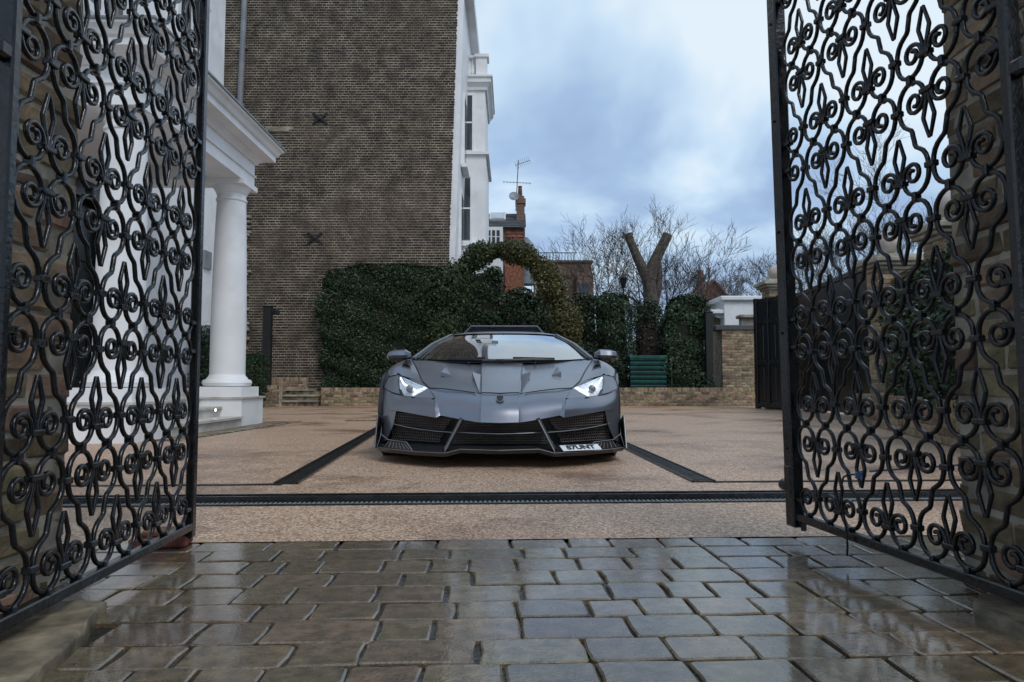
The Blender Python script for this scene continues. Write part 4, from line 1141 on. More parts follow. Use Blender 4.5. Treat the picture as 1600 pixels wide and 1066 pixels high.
    wires('wire_grille',[(-.40,.22,.165),(.40,.22,.165),(.35,.19,.24),(-.35,.19,.24)],40,4,-.05)
    for s in (1,-1):
        m = MB(); m.tube([(s*.285,.085,.343),(s*.400,.02,.125)],1.0,sq=(.030,.10)); st = B(m,'intake_strut',carbon)
        m = MB(); m.tube([(s*.288,.028,.338),(s*.400,-.034,.120)],.0038,5); B(m,'strut_edge',edge,st)
        m = MB(); m.patch([[(s*.36,.14,.245),(s*.60,.26,.258),(s*.86,.43,.295)],[(s*.36,.23,.253),(s*.60,.35,.268),(s*.88,.52,.303)]],3,1); bl = B(m,'intake_blade',carbon)
        m = MB(); m.tube([(s*.36,.139,.245),(s*.48,.195,.250),(s*.60,.259,.258),(s*.74,.34,.274),(s*.865,.43,.295)],.0036,5); B(m,'blade_edge',edge,bl)
    m = MB(); m.patch([[(-.335,.10,.249),(0,.045,.240),(.335,.10,.249)],[(-.33,.2,.255),(0,.15,.248),(.33,.2,.255)]],3,1); bl = B(m,'intake_blade',carbon)
    m = MB(); m.tube([(-.335,.10,.249),(-.17,.062,.2435),(0,.045,.240),(.17,.062,.2435),(.335,.10,.249)],.0036,5); B(m,'blade_edge',edge,bl)
    # splitter
    fe = [(0,-.02,.128),(.285,-.012,.136),(.395,-.045,.112),(.62,.10,.108),(.88,.33,.108),(.985,.50,.105)]
    be = [(0,.28,.165),(.285,.30,.165),(.42,.33,.160),(.64,.42,.158),(.90,.56,.155),(.99,.66,.14)]
    sp = MB(); sp.patch([fe,be],2,2,lin_u=True,mirror=True); sp.patch([[(x,y+.02,z-.028) for x,y,z in fe],fe],2,1,lin_u=True,mirror=True)
    sp.patch([[(x,y+.02,z-.028) for x,y,z in fe],[(x,y,z-.06) for x,y,z in be]],2,1,lin_u=True,mirror=True)
    so = B(sp,'splitter',carbon,sm=15)
    m = MB()
    for s in (1,-1): m.tube([(s*x,y-.003,z+.001) for x,y,z in fe],.003,5)
    B(m,'splitter_edge',edge,so)
    for s in (1,-1):
        q = lambda x,y,z: (s*x,y,z)
        m = MB(); m.add([q(.66,.14,.112),q(.715,.22,.165),q(.875,.36,.172),q(.91,.36,.115)],[(0,1,2,3)]); fg = B(m,'corner_duct',black,so)
        m = MB(); m.tube([q(.655,.132,.114),q(.712,.212,.169),q(.878,.352,.176),q(.955,.45,.215)],.0036,5); B(m,'duct_rim',edge,fg)
        for i in range(7):
            f0, f1 = Vector((.685,.165,.118)).lerp(Vector((.90,.345,.120)),i/6), Vector((.73,.222,.160)).lerp(Vector((.872,.352,.166)),i/6)
            MB().tube([q(*f0),q(*f1)],.0035,4).build('duct_wire',meshm,fg,local=True)
        # canards: outer fin, upper shelf
        m = MB(); m.prism([(.44,.105),(.74,.09),(.72,.30),(.56,.36),(.52,.30)], s*.998-.006, s*.998+.006, axis='X'); cn = B(m,'canard_fin',carbon,sm=10)
        m = MB(); m.tube([(s*.998,.44,.105),(s*.998,.52,.30),(s*.998,.56,.36)],.003,5); B(m,'fin_edge',edge,cn)
        m = MB(); m.patch([[(s*.993,.48,.255),(s*.955,.56,.30)],[(s*.993,.72,.27),(s*.99,.72,.31)]],2,2); B(m,'canard_shelf',carbon,cn)
        m = MB(); m.tube([q(.99,.50,.11),q(.965,.52,.20),q(.975,.60,.29)],.003,5); B(m,'canard_brace',edge,cn)
        m = MB(); m.tube([q(1.003,.84,.50),q(1.014,.86,.515),q(1.006,.885,.52)],.011,6); B(m,'side_marker',edge)
    # number plate on the splitter, with its characters
    white = mat('plate white', (.72,.76,.78), .35, 0, .03, 5)
    Mp = Matrix.Translation((.600,.085,.140)) @ Matrix.Rotation(R(24),4,'Z') @ Matrix.Rotation(R(28),4,'X')
    pm = MB().bbox((0,0,0),(.325,.072,.005),.002); pm.v = [tuple(Mp@Vector(v)) for v in pm.v]; pl = B(pm,'number_plate',white,sm=10)
    cu = bpy.data.curves.new('plate_text','FONT'); cu.body = 'S7UNT'; cu.size = .068; cu.align_x = 'CENTER'; cu.align_y = 'CENTER'; cu.extrude = .0008; cu.offset = .003
    to = bpy.data.objects.new('plate_text',cu); COL.objects.link(to)
    dg = bpy.context.evaluated_depsgraph_get(); me = bpy.data.meshes.new_from_object(to.evaluated_get(dg))
    bpy.data.objects.remove(to); me.materials.clear(); me.materials.append(black); me.name = 'plate_characters'; xs = [v.co for v in me.vertices]; mid_ = Vector(((min(v.x for v in xs)+max(v.x for v in xs))/2,(min(v.y for v in xs)+max(v.y for v in xs))/2,0)); me.transform(Matrix.Translation(-mid_))
    inst('plate_characters', me, pl, Mp @ Matrix.Translation((0,0,.0045)) @ Matrix.Diagonal((1.15,1,1,1)))
    # cabin: windscreen, pillars, roof, side glass
    wb = [(0,1.22,.812),(.30,1.25,.813),(.58,1.33,.818),(.80,1.47,.835)]; wt = [(0,2.22,1.118),(.22,2.23,1.117),(.40,2.26,1.113),(.535,2.32,1.104)]
    wm_ = [tuple(Vector(a).lerp(Vector(b),.5)+Vector((0,-.012,.022))) for a,b in zip(wb,wt)]
    m = MB(); m.patch([wb,wm_,wt],4,6,mirror=True); ws = B(m,'windscreen',glass,sm=60)
    for s in (1,-1):
        m = MB(); o = [(.83,1.45,.830),(.705,1.86,.980),(.560,2.33,1.100),(.585,2.6,1.108),(.61,2.93,1.085)]
        m.tube([(s*(x+.012),y+.01,z) for x,y,z in o],1.0,sq=(.042,.030)); pi = B(m,'windscreen_pillar',paint)
        m = MB(); m.tube([(s*(x-.004),y-.02,z+.018) for x,y,z in o],.006,5); B(m,'pillar_highlight',edge,pi)
        m = MB(); m.tube([(s*(x-.026),y-.006,z+.006) for x,y,z in o],.010,5); B(m,'glass_seal',black,pi)
        m = MB(); m.patch([[(s*.865,1.62,.845),(s*.885,2.2,.885),(s*.88,2.75,.93)],[(s*.60,2.30,1.095),(s*.60,2.50,1.105),(s*.62,2.72,1.09)]],3,2); B(m,'side_window',glass)
    rf = MB(); rf.patch([[(0,2.20,1.121),(.22,2.21,1.120),(.40,2.24,1.117),(.56,2.31,1.108)],[(0,2.55,1.166),(.22,2.55,1.164),(.42,2.55,1.152),(.60,2.55,1.125)],[(0,2.95,1.150),(.22,2.95,1.146),(.42,2.95,1.13),(.62,2.95,1.095)]],3,4,mirror=True)
    ro = B(rf,'roof',paint)
    # roof scoop
    sc = MB(); f0 = [(-.44,2.72,1.160),(-.37,2.70,1.232),(.37,2.70,1.232),(.44,2.72,1.160)]; b0 = [(-.50,3.9,1.02),(-.42,3.9,1.07),(.42,3.9,1.07),(.50,3.9,1.02)]
    sc.patch([f0,[(-.44,3.2,1.14),(-.38,3.2,1.235),(.38,3.2,1.235),(.44,3.2,1.14)],b0],1,4,lin_u=True); sco = B(sc,'roof_scoop',paint,sm=20)
    m = MB(); m.tube([(-.445,2.715,1.160),(-.373,2.695,1.235),(.373,2.695,1.235),(.445,2.715,1.160)],1.0,sq=(.016,.02)); B(m,'scoop_lip',paint,sco)
    m = MB(); m.add([(-.41,2.78,1.14),(-.36,2.78,1.215),(.36,2.78,1.215),(.41,2.78,1.14)],[(0,1,2,3)]); B(m,'scoop_mouth',black,sco)
    # wipers
    for pts in ([(-.42,1.20,.828),(-.20,1.215,.842),(.0,1.20,.832),(-.10,1.19,.836)], [(.02,1.195,.828),(.30,1.235,.845),(.62,1.36,.862),(.66,1.38,.866)]):
        pass
    for a, b, c2 in (((-.50,1.27,.818),(-.25,1.20,.815),(.02,1.18,.806)), ((.48,1.26,.818),(.25,1.20,.816),(-.18,1.18,.806))):
        m = MB(); m.tube([a,b,c2],[.008,.012,.014],6); wp = B(m,'wiper_arm',black)
        mid = Vector(a).lerp(Vector(b),.5); m = MB(); m.tube([Vector(a)+Vector((.0,0,.008)),Vector(b)+Vector((0,.005,.014)),Vector(b).lerp(Vector(c2),.35)+Vector((0,.01,.02))],.009,5); B(m,'wiper_blade',black,wp)
    m = MB(); m.patch([[(0,1.19,.788),(.30,1.225,.79),(.60,1.31,.80),(.83,1.43,.822)],[(0,1.25,.808),(.30,1.28,.81),(.58,1.36,.815),(.80,1.5,.833)]],3,1,mirror=True); B(m,'scuttle',black)
    # mirrors
    for s in (1,-1):
        m = MB(); secs = []
        for x, y, w, h, zc in ((.885,1.57,.05,.06,.865),(.93,1.55,.09,.105,.868),(1.03,1.555,.095,.100,.866),(1.085,1.565,.08,.080,.862),(1.108,1.575,.04,.045,.858)):
            secs.append([(s*x,y-w,zc-h*.25),(s*x,y-w*.8,zc+h*.38),(s*x,y-w*.2,zc+h*.52),(s*x,y+w*.6,zc+h*.48),(s*x,y+w*.6,zc-h*.42),(s*x,y-w*.4,zc-h*.5),(s*x,y-w,zc-h*.25)])
        m.patch(secs,1,2,lin_u=True,lin_v=True)
        m.add(secs[0][:6],[tuple(range(6))]); m.add(secs[-1][:6],[tuple(range(6))])
        mo = B(m,'wing_mirror',paint,sm=25)
        m = MB(); 
        low = [[(s*x,y-w-.002,zc-h*.02),(s*x,y-w-.002,zc-h*.26),(s*x,y-w*.4,zc-h*.515),(s*x,y+w*.6,zc-h*.435)] for x,y,w,h,zc in ((.89,1.57,.05,.06,.865),(.93,1.55,.09,.105,.868),(1.03,1.555,.095,.100,.866),(1.085,1.565,.08,.080,.862))]
        m.patch(low,1,1,lin_u=True,lin_v=True); B(m,'mirror_underside',carbon,mo,sm=10)
        m = MB(); m.tube([(s*.855,1.66,.828),(s*.90,1.60,.835),(s*.95,1.57,.845)],1.0,sq=(.03,.06)); B(m,'mirror_stalk',carbon,mo)
        MB().bx(s*.985-.075,s*.985+.075,1.612,1.617,.83,.905).build('mirror_glass',chrome,mo,local=True)
    # flanks, haunches, tail
    side = MB()
    secs = [(1.45,[(.93,.11),(.97,.22),(.985,.50),(.955,.755),(.90,.835),(.872,.846)]),(1.65,[(.93,.11),(.965,.22),(.965,.50),(.95,.76),(.90,.84),(.872,.85)]),(2.3,[(.92,.11),(.97,.22),(.945,.50),(.945,.79),(.905,.885),(.885,.89)]),
            (2.9,[(.94,.11),(1.0,.22),(.97,.52),(.985,.84),(.94,.94),(.88,.955)]),(3.3,[(.98,.13),(1.02,.30),(1.02,.60),(1.015,.90),(.96,.965),(.86,.985)])]
    side.patch([[(x,y,z) for x,z in sec] for y,sec in secs],3,5,mirror=True); B(side,'door',paint)
    ha = MB()
    for s in (1,-1):
        for i in range(12):
            q = []
            for a in (R(15*i),R(15*(i+1))):
                y, z = 3.72-.385*math.cos(a), .355+.385*math.sin(a); yo = 3.72-.46*math.cos(a); zo = .355+.56*math.sin(a)
                q.append([(s*1.02,y,z),(s*1.025,yo,max(.36,zo)),(s*.965,yo,max(.36,zo)+.06)])
            for j in (0,1): ha.add([q[0][j],q[0][j+1],q[1][j+1],q[1][j]],[(0,1,2,3)])
    ha.patch([[(.965,3.26,.965),(.90,3.26,.98)],[(.965,3.72,.975),(.86,3.72,.99)],[(.965,4.18,.93),(.84,4.3,.95)]],1,4,mirror=True)
    ha.patch([[(1.02,4.10,.40),(.95,4.62,.45)],[(1.02,4.15,.70),(.95,4.65,.75)],[(.965,4.18,.93),(.84,4.55,.93)]],2,2,mirror=True)
    B(ha,'rear_wing_panel',paint)
    dk = MB(); dk.patch([[(0,2.95,1.13),(.40,2.95,1.11),(.62,2.95,1.08),(.90,3.0,.96)],[(0,3.5,1.06),(.40,3.5,1.05),(.66,3.5,1.02),(.90,3.4,.975)],[(0,4.1,.99),(.40,4.1,.985),(.7,4.1,.97),(.86,4.0,.985)],[(0,4.62,.93),(.40,4.6,.935),(.7,4.58,.935),(.84,4.55,.935)]],3,3,mirror=True); B(dk,'engine_cover',paint)
    tl = MB(); tl.patch([[(0,4.66,.93),(.4,4.64,.935),(.84,4.56,.93)],[(0,4.70,.60),(.4,4.68,.60),(.95,4.63,.60)],[(0,4.62,.28),(.4,4.62,.28),(.95,4.6,.30)]],3,3,mirror=True); B(tl,'tail_panel',black)
    red = mat('tail lamp red', (.35,.01,.01), .2, 0, .05, 5)
    for s in (1,-1): MB().bbox((s*.68,4.675,.70),(.34,.04,.06),.01,Matrix.Rotation(-s*.12,3,'Z')).build('tail_lamp',red,t,local=True)
    MB().bbox((0,4.58,1.06),(1.6,.24,.025),.01).build('rear_spoiler',carbon,t,local=True)
    for s in (1,-1): MB().bbox((s*.55,4.55,1.0),(.03,.16,.12),.01).build('spoiler_stay',carbon,t,local=True)
    MB().bx(-.95,.95,.50,4.6,.10,.13).build('floor_pan',black,t,local=True)
    # wheels
    for y, r, w, xx in ((1.02,.345,.24,.868),(3.72,.357,.33,.850)):
        for s in (1,-1):
            Mw = Matrix.Rotation(R(90),3,'Y')
            ty = MB().lathe([(r-.10,-w/2),(r-.03,-w/2),(r-.008,-w/2+.03),(r,-w/2+.05),(r,w/2-.05),(r-.008,w/2-.03),(r-.03,w/2),(r-.10,w/2)],(s*xx,y,r),40,Mw,cap=False)
            wh = B(ty,'wheel_tyre',rubber,sm=40)
            rm = MB().lathe([(r-.105,-w/2+.02),(r-.09,-w/2+.005),(r-.09,w/2-.005),(r-.105,w/2-.02)],(s*xx,y,r),40,Mw,cap=False); rm.lathe([(.02,-.01),(r-.10,-.01),(r-.10,.01),(.02,.01)],(s*(xx-.03),y,r),40,Mw)
            for i in range(5):
                a = 2*math.pi*i/5
                for da in (-.16,.16):
                    rm.tube([(s*(xx+w/2-.05),y+.04*math.cos(a),r+.04*math.sin(a)),(s*(xx+w/2-.025),y+(r-.1)*math.cos(a+da),r+(r-.1)*math.sin(a+da))],.02,5)
            rm.lathe([(.05,-.01),(.05,.02),(.03,.03)],(s*(xx+w/2-.05),y,r),16,Matrix.Rotation(R(90)*s,3,'Y'))
            B(rm,'wheel_rim',alloy,wh)
    # cabin: dashboard, seats, steering wheel, inside mirror
    m = MB(); m.patch([[(0,1.30,.79),(.45,1.36,.79),(.78,1.52,.81)],[(0,1.75,.83),(.45,1.77,.82),(.78,1.80,.81)],[(0,1.86,.74),(.45,1.86,.74),(.78,1.86,.74)]],3,3,mirror=True); B(m,'dashboard',seatm)
    for s in (1,-1):
        m = MB(); m.bbox((s*.36,2.55,.72),(.48,.16,.66),.06,Matrix.Rotation(R(-16),3,'X')); m.bbox((s*.36,2.28,.42),(.48,.5,.14),.05); m.bbox((s*.36,2.63,1.02),(.26,.10,.14),.04); B(m,'seat',seatm)
    m = MB(); m.tube([(.36+.17*math.cos(a),1.98+.04*math.sin(a),.80+.17*math.sin(a)) for a in [2*math.pi*i/20 for i in range(21)]],.016,6); B(m,'steering_wheel',seatm)
    m = MB(); m.bbox((0,2.12,1.045),(.24,.03,.065),.012); m.tube([(0,2.12,1.06),(0,2.17,1.10)],.012,5); B(m,'inside_mirror',seatm)
    m = MB(); m.bx(-.8,.8,2.78,2.80,.3,1.06); B(m,'cabin_bulkhead',seatm)
    return t
sports_car()
# ---------------------------------------------------------------- hedges, arch, shrubs
Y0 = 19.75
xa, xb = at(503,500,Y0).x, at(706,500,Y0).x
hedge('clipped_hedge', 'large square clipped dark laurel hedge against the sooty brick wall left of the car', xa, xb, Y0-.15, Y0+.9, .44, at(600,414,Y0).z, 52000, .064, M_['leaf_hedge'], wob=.15)
def ivy_arch():
    t = thing('ivy_arch', 'tall ivy-covered garden arch with yellowing right side behind the car', 'garden arch', (at(800,600,19.62).x,19.62,.42))
    key = [(700,600),(692,520),(698,460),(718,424),(750,398),(783,389),(818,397),(848,421),(868,456),(884,500),(890,545),(892,600)]
    pts = [at(px,py,19.62) for px,py in key]; P = []; 
    n = 46000
    L = [0]
    for i in range(len(pts)-1): L.append(L[-1]+(pts[i+1]-pts[i]).length)
    u = np.random.uniform(0,L[-1],n); seg = np.clip(np.searchsorted(L,u)-1,0,len(pts)-2)
    A = np.array([list(p) for p in pts]); Ln = np.array(L)
    f = (u-Ln[seg])/(Ln[seg+1]-Ln[seg]); C = A[seg]*(1-f)[:,None]+A[seg+1]*f[:,None]
    rad = np.where(u/L[-1]<.35, .58, np.where(u/L[-1]>.62,.46,.35)) * (1+.35*np.sin(u*5.2)+.2*np.sin(u*13))
    d = np.random.normal(size=(n,3)); d /= np.linalg.norm(d,axis=1)[:,None]
    r = rad*np.random.uniform(.35,1.0,n)**.6
    Q = C+d*r[:,None]*np.array([.85,1.0,.85])
    right = (u/L[-1] + np.random.normal(0,.05,n)) > .52
    leaf_mesh('green_ivy', Q[~right], .09, M_['leaf_ivy'], t, d[~right])
    leaf_mesh('yellowing_ivy', Q[right], .080, M_['leaf_arch'], t, d[right])
    MB().tube(pts, .09, 6).build('arch_frame', M_['core'], t)
    # sprigs standing off the outline
    rng = random.Random(5); m = MB()
    for i in range(70):
        k = rng.random()*L[-1]; j = min(len(pts)-2, max(0,int(np.searchsorted(L,k))-1)); p = pts[j].lerp(pts[j+1],(k-L[j])/(L[j+1]-L[j]))
        dv = Vector((rng.gauss(0,1),rng.gauss(0,.6),rng.gauss(.5,1))).normalized()
        m.tube([p,p+dv*.3,p+dv*rng.uniform(.4,.55)+Vector((0,0,.05))],[.012,.008,.004],3,cap=False)
    m.build('sprigs', M_['twig'], t)
ivy_arch()
def cone(name, label, px0, px1, py_top, Y, n, size, m, taper=.12, zb=.42, wob=.22, group=None, dep=.9):
    a, b = at(px0,500,Y), at(px1,500,Y)
    return hedge(name, label, a.x, b.x, Y-dep*.5, Y+dep*.5, zb, at((px0+px1)/2,py_top,Y).z, n, size, m, wob, group, 'conifer', taper, .16, .25)
cone('conifer_hedge', 'dark rounded conifer seen through the ivy arch', 706, 798, 425, 22.0, 11000, .10, M_['leaf_conifer'], .35)
cone('conifer_hedge', 'lower dark conifer in the arch right of the rounded one', 786, 838, 458, 22.0, 5500, .10, M_['leaf_conifer'], .2)
cone('conifer_hedge', 'dark conifer inside the right foot of the ivy arch', 834, 884, 456, 21.8, 5500, .10, M_['leaf_conifer'], .2)
cone('conifer_hedge', 'conifer just right of the ivy arch', 893, 938, 466, 20.5, 7000, .085, M_['leaf_conifer'], .22)
cone('conifer_hedge', 'conifer left of the teal slatted box', 934, 986, 464, 20.15, 9500, .085, M_['leaf_conifer'], .26)
cone('conifer_hedge', 'slim conifer behind the teal slatted box', 988, 1030, 474, 21.2, 6000, .085, M_['leaf_conifer'], .1)
cone('conifer_hedge', 'broad conifer right of the teal slatted box, nearest the black post', 1034, 1106, 466, 20.1, 13500, .085, M_['leaf_conifer'], .24)
cone('dry_shrub', 'brown dying shrub above the teal slatted box', 992, 1034, 510, 20.35, 1200, .08, M_['dryleaf'], .2)
# clumps of small shrub by the porch
def bush(name, label, px0, px1, py0, py1, Y, n, size, m, zb=0.0):
    a, b = at(px0,py1,Y), at(px1,py0,Y)
    return hedge(name, label, a.x, b.x, Y-.35, Y+.35, zb, b.z, n, size, m, .12, None, 'shrub', .12, .08, .1)
bush('box_bush', 'clipped green box bush right of the white column', 372, 412, 555, 605, 17.6, 5000, .06, M_['leaf_box'])
bush('box_bush', 'clipped dark box bush in the gap left of the white column', 312, 332, 512, 612, 13.4, 3500, .06, M_['leaf_hedge'])
hedge('side_hedge', 'dark green hedge on the low wall seen through the right gate leaf', 5.05, 5.75, 7.6, 9.4, .36, 2.1, 9000, .075, M_['leaf_ivy'], .15)
hedge('side_hedge', 'dark green hedge behind the right gate pier', 4.2, 4.9, 4.6, 7.5, .36, 2.0, 8000, .075, M_['leaf_hedge'], .15)
# teal slatted box
t = thing('slatted_box', 'teal green slatted utility box on the planting bed right of the car', 'utility box', (at(1013,605,19.55).x,19.55,.42))
a, b = at(985,604,19.42), at(1041,557,19.42)
MB().bx(a.x+.03,b.x-.03,19.48,19.80,.42,b.z-.02).build('case', M_['black_matt'], t)
nsl = 7
for i in range(nsl):
    z = .46+(b.z-.46)*(i+.5)/nsl
    MB().bbox(((a.x+b.x)/2,19.44,z),(b.x-a.x,.03,(b.z-.46)/nsl*.66),.006,Matrix.Rotation(R(30),3,'X')).build('slat', M_['teal'], t)
MB().bbox(((a.x+b.x)/2,19.62,b.z+.0),(b.x-a.x+.06,.42,.05),.01).build('lid', M_['teal'], t)
st = MB().tube([(at(1050,604,19.5).x,19.5,.42),(at(1049,570,19.5).x,19.5,at(1049,570,19.5).z)],.018,5).build('stake', M_['bark'])
tag(st,'thin wooden stake in the bed beside the teal slatted box','stake')

# ---------------------------------------------------------------- trees
def pollard():
    Y = 26.0
    t = thing('pollarded_tree', 'pollarded tree with two bare sawn-off limbs above the hedge', 'tree', tuple(at(1015,600,Y)))
    P = lambda px,py,y=Y: at(px,py,y)
    tr = MB().tube([P(1019,640),P(1018,520),P(1017,475),P(1014,440),P(1012,425)],[.33,.285,.26,.24,.265],14).build('trunk', M_['bark'], t, 60)
    for k in ([(1012,436),(1003,418),(994,398),(986,380),(981,366)], [(1014,436),(1020,416),(1029,396),(1037,380),(1043,367)]):
        w = [.24,.20,.17,.16,.165] if k[0][0]==1012 else [.26,.225,.20,.185,.185]
        pts = [P(*q) for q in k]
        l = MB().tube(pts,w,12,cap=False).build('limb', M_['bark'], t, 60)
        d = (pts[-1]-pts[-2]).normalized(); M = d.to_track_quat('Z','Y').to_matrix()
        MB().lathe([(w[-1]*1.0,-.02),(w[-1]*.98,.02),(w[-1]*.4,.025)],tuple(pts[-1]),12,M).build('sawn_end', M_['cutwood'], l)
    pts = [P(1020,480,26.4),P(1028,450,26.4),P(1030,425,26.4),P(1029,408,26.4)]
    MB().tube(pts,[.2,.16,.13,.10],10).build('limb', M_['bark'], t, 60)
pollard()
def bare_tree(label, px, Y, py_base, h, r, seed, lev=5, spread=1.0, limbs=5):
    rng = random.Random(seed); b = at(px,py_base,Y); b.z = 0
    t = thing('bare_tree', label, 'tree', tuple(b))
    tr = MB(); top = b+Vector((rng.gauss(0,.1),0,h*.34)); tr.tube([b,b.lerp(top,.5)+Vector((.05,0,0)),top],[r,r*.85,r*.7],8); tr.build('trunk', M_['twig'], t, 60)
    cr = MB()
    for i in range(limbs):
        a = 2*math.pi*i/limbs+rng.uniform(-.3,.3); d = Vector((math.cos(a)*.62*spread,math.sin(a)*.5*spread,rng.uniform(.6,1.0))).normalized()
        branch(cr, top-Vector((0,0,rng.uniform(0,h*.1))), d, r*.5, h*.26*rng.uniform(.85,1.1), lev, rng, .0075*Y/30, .10, (2,4))
    cr.build('crown', M_['twig'], t)
    return t
bare_tree('bare twiggy tree standing left of the pollarded tree', 938, 30, 600, 8.2, .15, 3, 5, .95, 6)
bare_tree('tall bare twiggy tree behind the pollarded tree', 1030, 33, 600, 9.2, .17, 8, 5, 1.05, 7)
bare_tree('bare twiggy tree standing right of the pollarded tree', 1085, 31, 600, 7.0, .14, 12, 5, 1.0, 6)
bare_tree('distant dark bare tree left of the right gate leaf, nearer its post', 1185, 55, 600, 10.8, .2, 21, 5, 1.2, 6)
bare_tree('distant dark bare tree above the red gabled roof', 1140, 62, 600, 11.0, .2, 25, 5, 1.2, 6)
bare_tree('bare tree seen through the right gate leaf behind the ball piers', 1330, 24, 600, 7.4, .12, 31, 5, 1.2, 6)
bare_tree('bare tree seen through the right gate leaf near the brick pier', 1440, 20, 600, 7.4, .12, 36, 5, 1.2, 6)
bare_tree('bare tree far behind the black gates seen through the right gate leaf', 1265, 40, 600, 9.5, .15, 39, 5, 1.2, 6)

# ---------------------------------------------------------------- far houses
def quad(pts): return MB().add([tuple(p) for p in pts],[tuple(range(len(pts)))])
def far_house():
    Y = 36.0; P = lambda px,py,y=Y: at(px,py,y)
    t = thing('gabled_house', 'far house with slate roof, skylight, red tile-hung wall and brick chimney', 'house', (P(785,600).x,Y,0))
    x0, x1 = P(735,500).x, P(819,500).x
    ze, zr = P(790,357).z, P(790,322).z
    MB().bx(x0,x1,Y,Y+7,-.06,ze).build('wall', M_['farbrick'], t)
    # slate slope in courses
    r = MB(); n = 9
    for i in range(n):
        f0, f1 = i/n, (i+1)/n
        za, zb_ = ze+(zr-ze)*f0, ze+(zr-ze)*f1; ya, yb_ = Y-.25+1.9*f0, Y-.25+1.9*f1
        r.add([(x0,ya,za+.03),(x1+.1,ya,za+.03),(x1+.1,yb_,zb_),(x0,yb_,zb_),(x0,ya,za),(x1+.1,ya,za)],[(0,1,2,3),(4,5,1,0)])
    r.bx(x0,x1+.08,Y+1.6,Y+5.2,ze,zr-.02)
    ro = r.build('roof', M_['slate'], t)
    a, b = P(765,343,Y+.5), P(790,333,Y+.8)
    sk = MB(); sk.add([(a.x,Y+.42,a.z),(b.x,Y+.42,a.z),(b.x,Y+.85,b.z+.05),(a.x,Y+.85,b.z+.05),(a.x,Y+.52,a.z-.1),(b.x,Y+.52,a.z-.1)],[(0,1,2,3),(4,5,1,0)]); sk = sk.build('skylight', M_['white'], ro)
    sp = MB(); sp.add([(a.x+.06,Y+.415,a.z+.05),(b.x-.06,Y+.415,a.z+.05),(b.x-.06,Y+.80,b.z+.03),(a.x+.06,Y+.80,b.z+.03)],[(0,1,2,3)]); sp.build('pane', mat('skylight glass',(.45,.5,.55),.1,0,.05,2), sk)
    # chimney
    a, b = P(807,352,Y+.9), P(819.5,304,Y+.9)
    ch = MB(); ch.bx(a.x,b.x,Y+.6,Y+1.3,ze-.2,b.z-.55); ch.bx(a.x-.06,b.x+.06,Y+.54,Y+1.36,b.z-.55,b.z-.3); ch.bx(a.x+.02,b.x-.02,Y+.62,Y+1.28,b.z-.3,b.z-.15)
    c = ch.build('chimney', M_['farbrick'], ro)
    MB().lathe([(.13,0),(.10,.55),(.12,.6)],((a.x+b.x)/2-.02,Y+.95,b.z-.15),10).build('chimney_pot', M_['redtile'], c, 40)
    # tile-hung wall, white window bay
    tw = MB(); zt0, zt1 = P(800,412).z, P(800,360).z
    for i in range(9):
        za = zt0+(zt1-zt0)*i/9; zb2 = zt0+(zt1-zt0)*(i+1)/9
        tw.add([(P(790,400).x,Y-.10,za),(x1,Y-.10,za),(x1,Y-.05,zb2+.02),(P(790,400).x,Y-.05,zb2+.02),(P(790,400).x,Y-.01,za),(x1,Y-.01,za)],[(0,1,2,3),(4,5,1,0)])
    tw.build('tile_hanging', M_['redtile'], t)
    f = MB(); a, b = P(756,388), P(786,360)
    f.bx(a.x,b.x,Y-.8,Y-.01,P(770,430).z,b.z)
    wv = f.build('bay', M_['white'], t)
    for i in range(3):
        for j in range(2):
            w = (b.x-a.x-.3)/3; xx = a.x+.22+i*w; hh = (b.z-a.z-.35)/2; zz = a.z+.12+j*(hh+.06)
            MB().bx(xx,xx+w-.08,Y-.815,Y-.801,zz,zz+hh).build('pane', M_['glass'], wv)
    MB().bx(P(789,420).x,P(816,420).x,Y-.13,Y-.1,P(800,460).z,zt0).build('brick_panel', M_['redbrick'], t)
    # leaded turret at the corner
    p = P(822,395)
    tu = MB().lathe([(.55,P(820,440).z),(.55,P(820,392).z)],(p.x,Y+1.2,0),12).build('turret', M_['lead'], t, 40)
    MB().lathe([(.62,P(820,392).z),(.58,P(820,386).z),(.42,P(820,374).z),(.12,P(820,364).z)],(p.x,Y+1.2,0),12).build('dome', M_['lead'], tu, 50)
    # aerial and dish on the chimney
    t2 = thing('tv_aerial', 'television aerial and small dish on the far brick chimney', 'aerial', tuple(P(808,312,Y+.9)))
    base, top = P(806,330,Y+.5), P(810,250,Y+.5)
    MB().tube([base,top],.028,5).build('mast', M_['lead'], t2)
    q = P(808,286,Y+.5); m = MB(); m.tube([q+Vector((-.75,0,.06)),q+Vector((.75,0,-.02))],.015,4)
    for i in range(9): m.tube([q+Vector((-.7+i*.17,0,.12-.009*i)),q+Vector((-.7+i*.17,0,-.06-.009*i))],.008,3)
    m.build('lower_array', M_['lead'], t2)
    m = MB(); q = P(812,256,Y+.5); m.tube([q+Vector((-.25,0,-.1)),q+Vector((.55,.1,.22))],.015,4)
    for i in range(8):
        o = q+Vector((-.2+i*.1,.0,-.08+i*.04)); m.tube([o+Vector((-.08,0,.2)),o+Vector((.08,0,-.2))],.008,3)
    m.build('upper_array', M_['lead'], t2)
    q = P(803,308,Y+.45); MB().lathe([(.02,0),(.2,.03),(.27,.09),(.26,.09),(.02,.03)],tuple(q),14,Matrix.Rotation(R(70),3,'X')).build('dish', M_['lead'], t2, 50)
far_house()
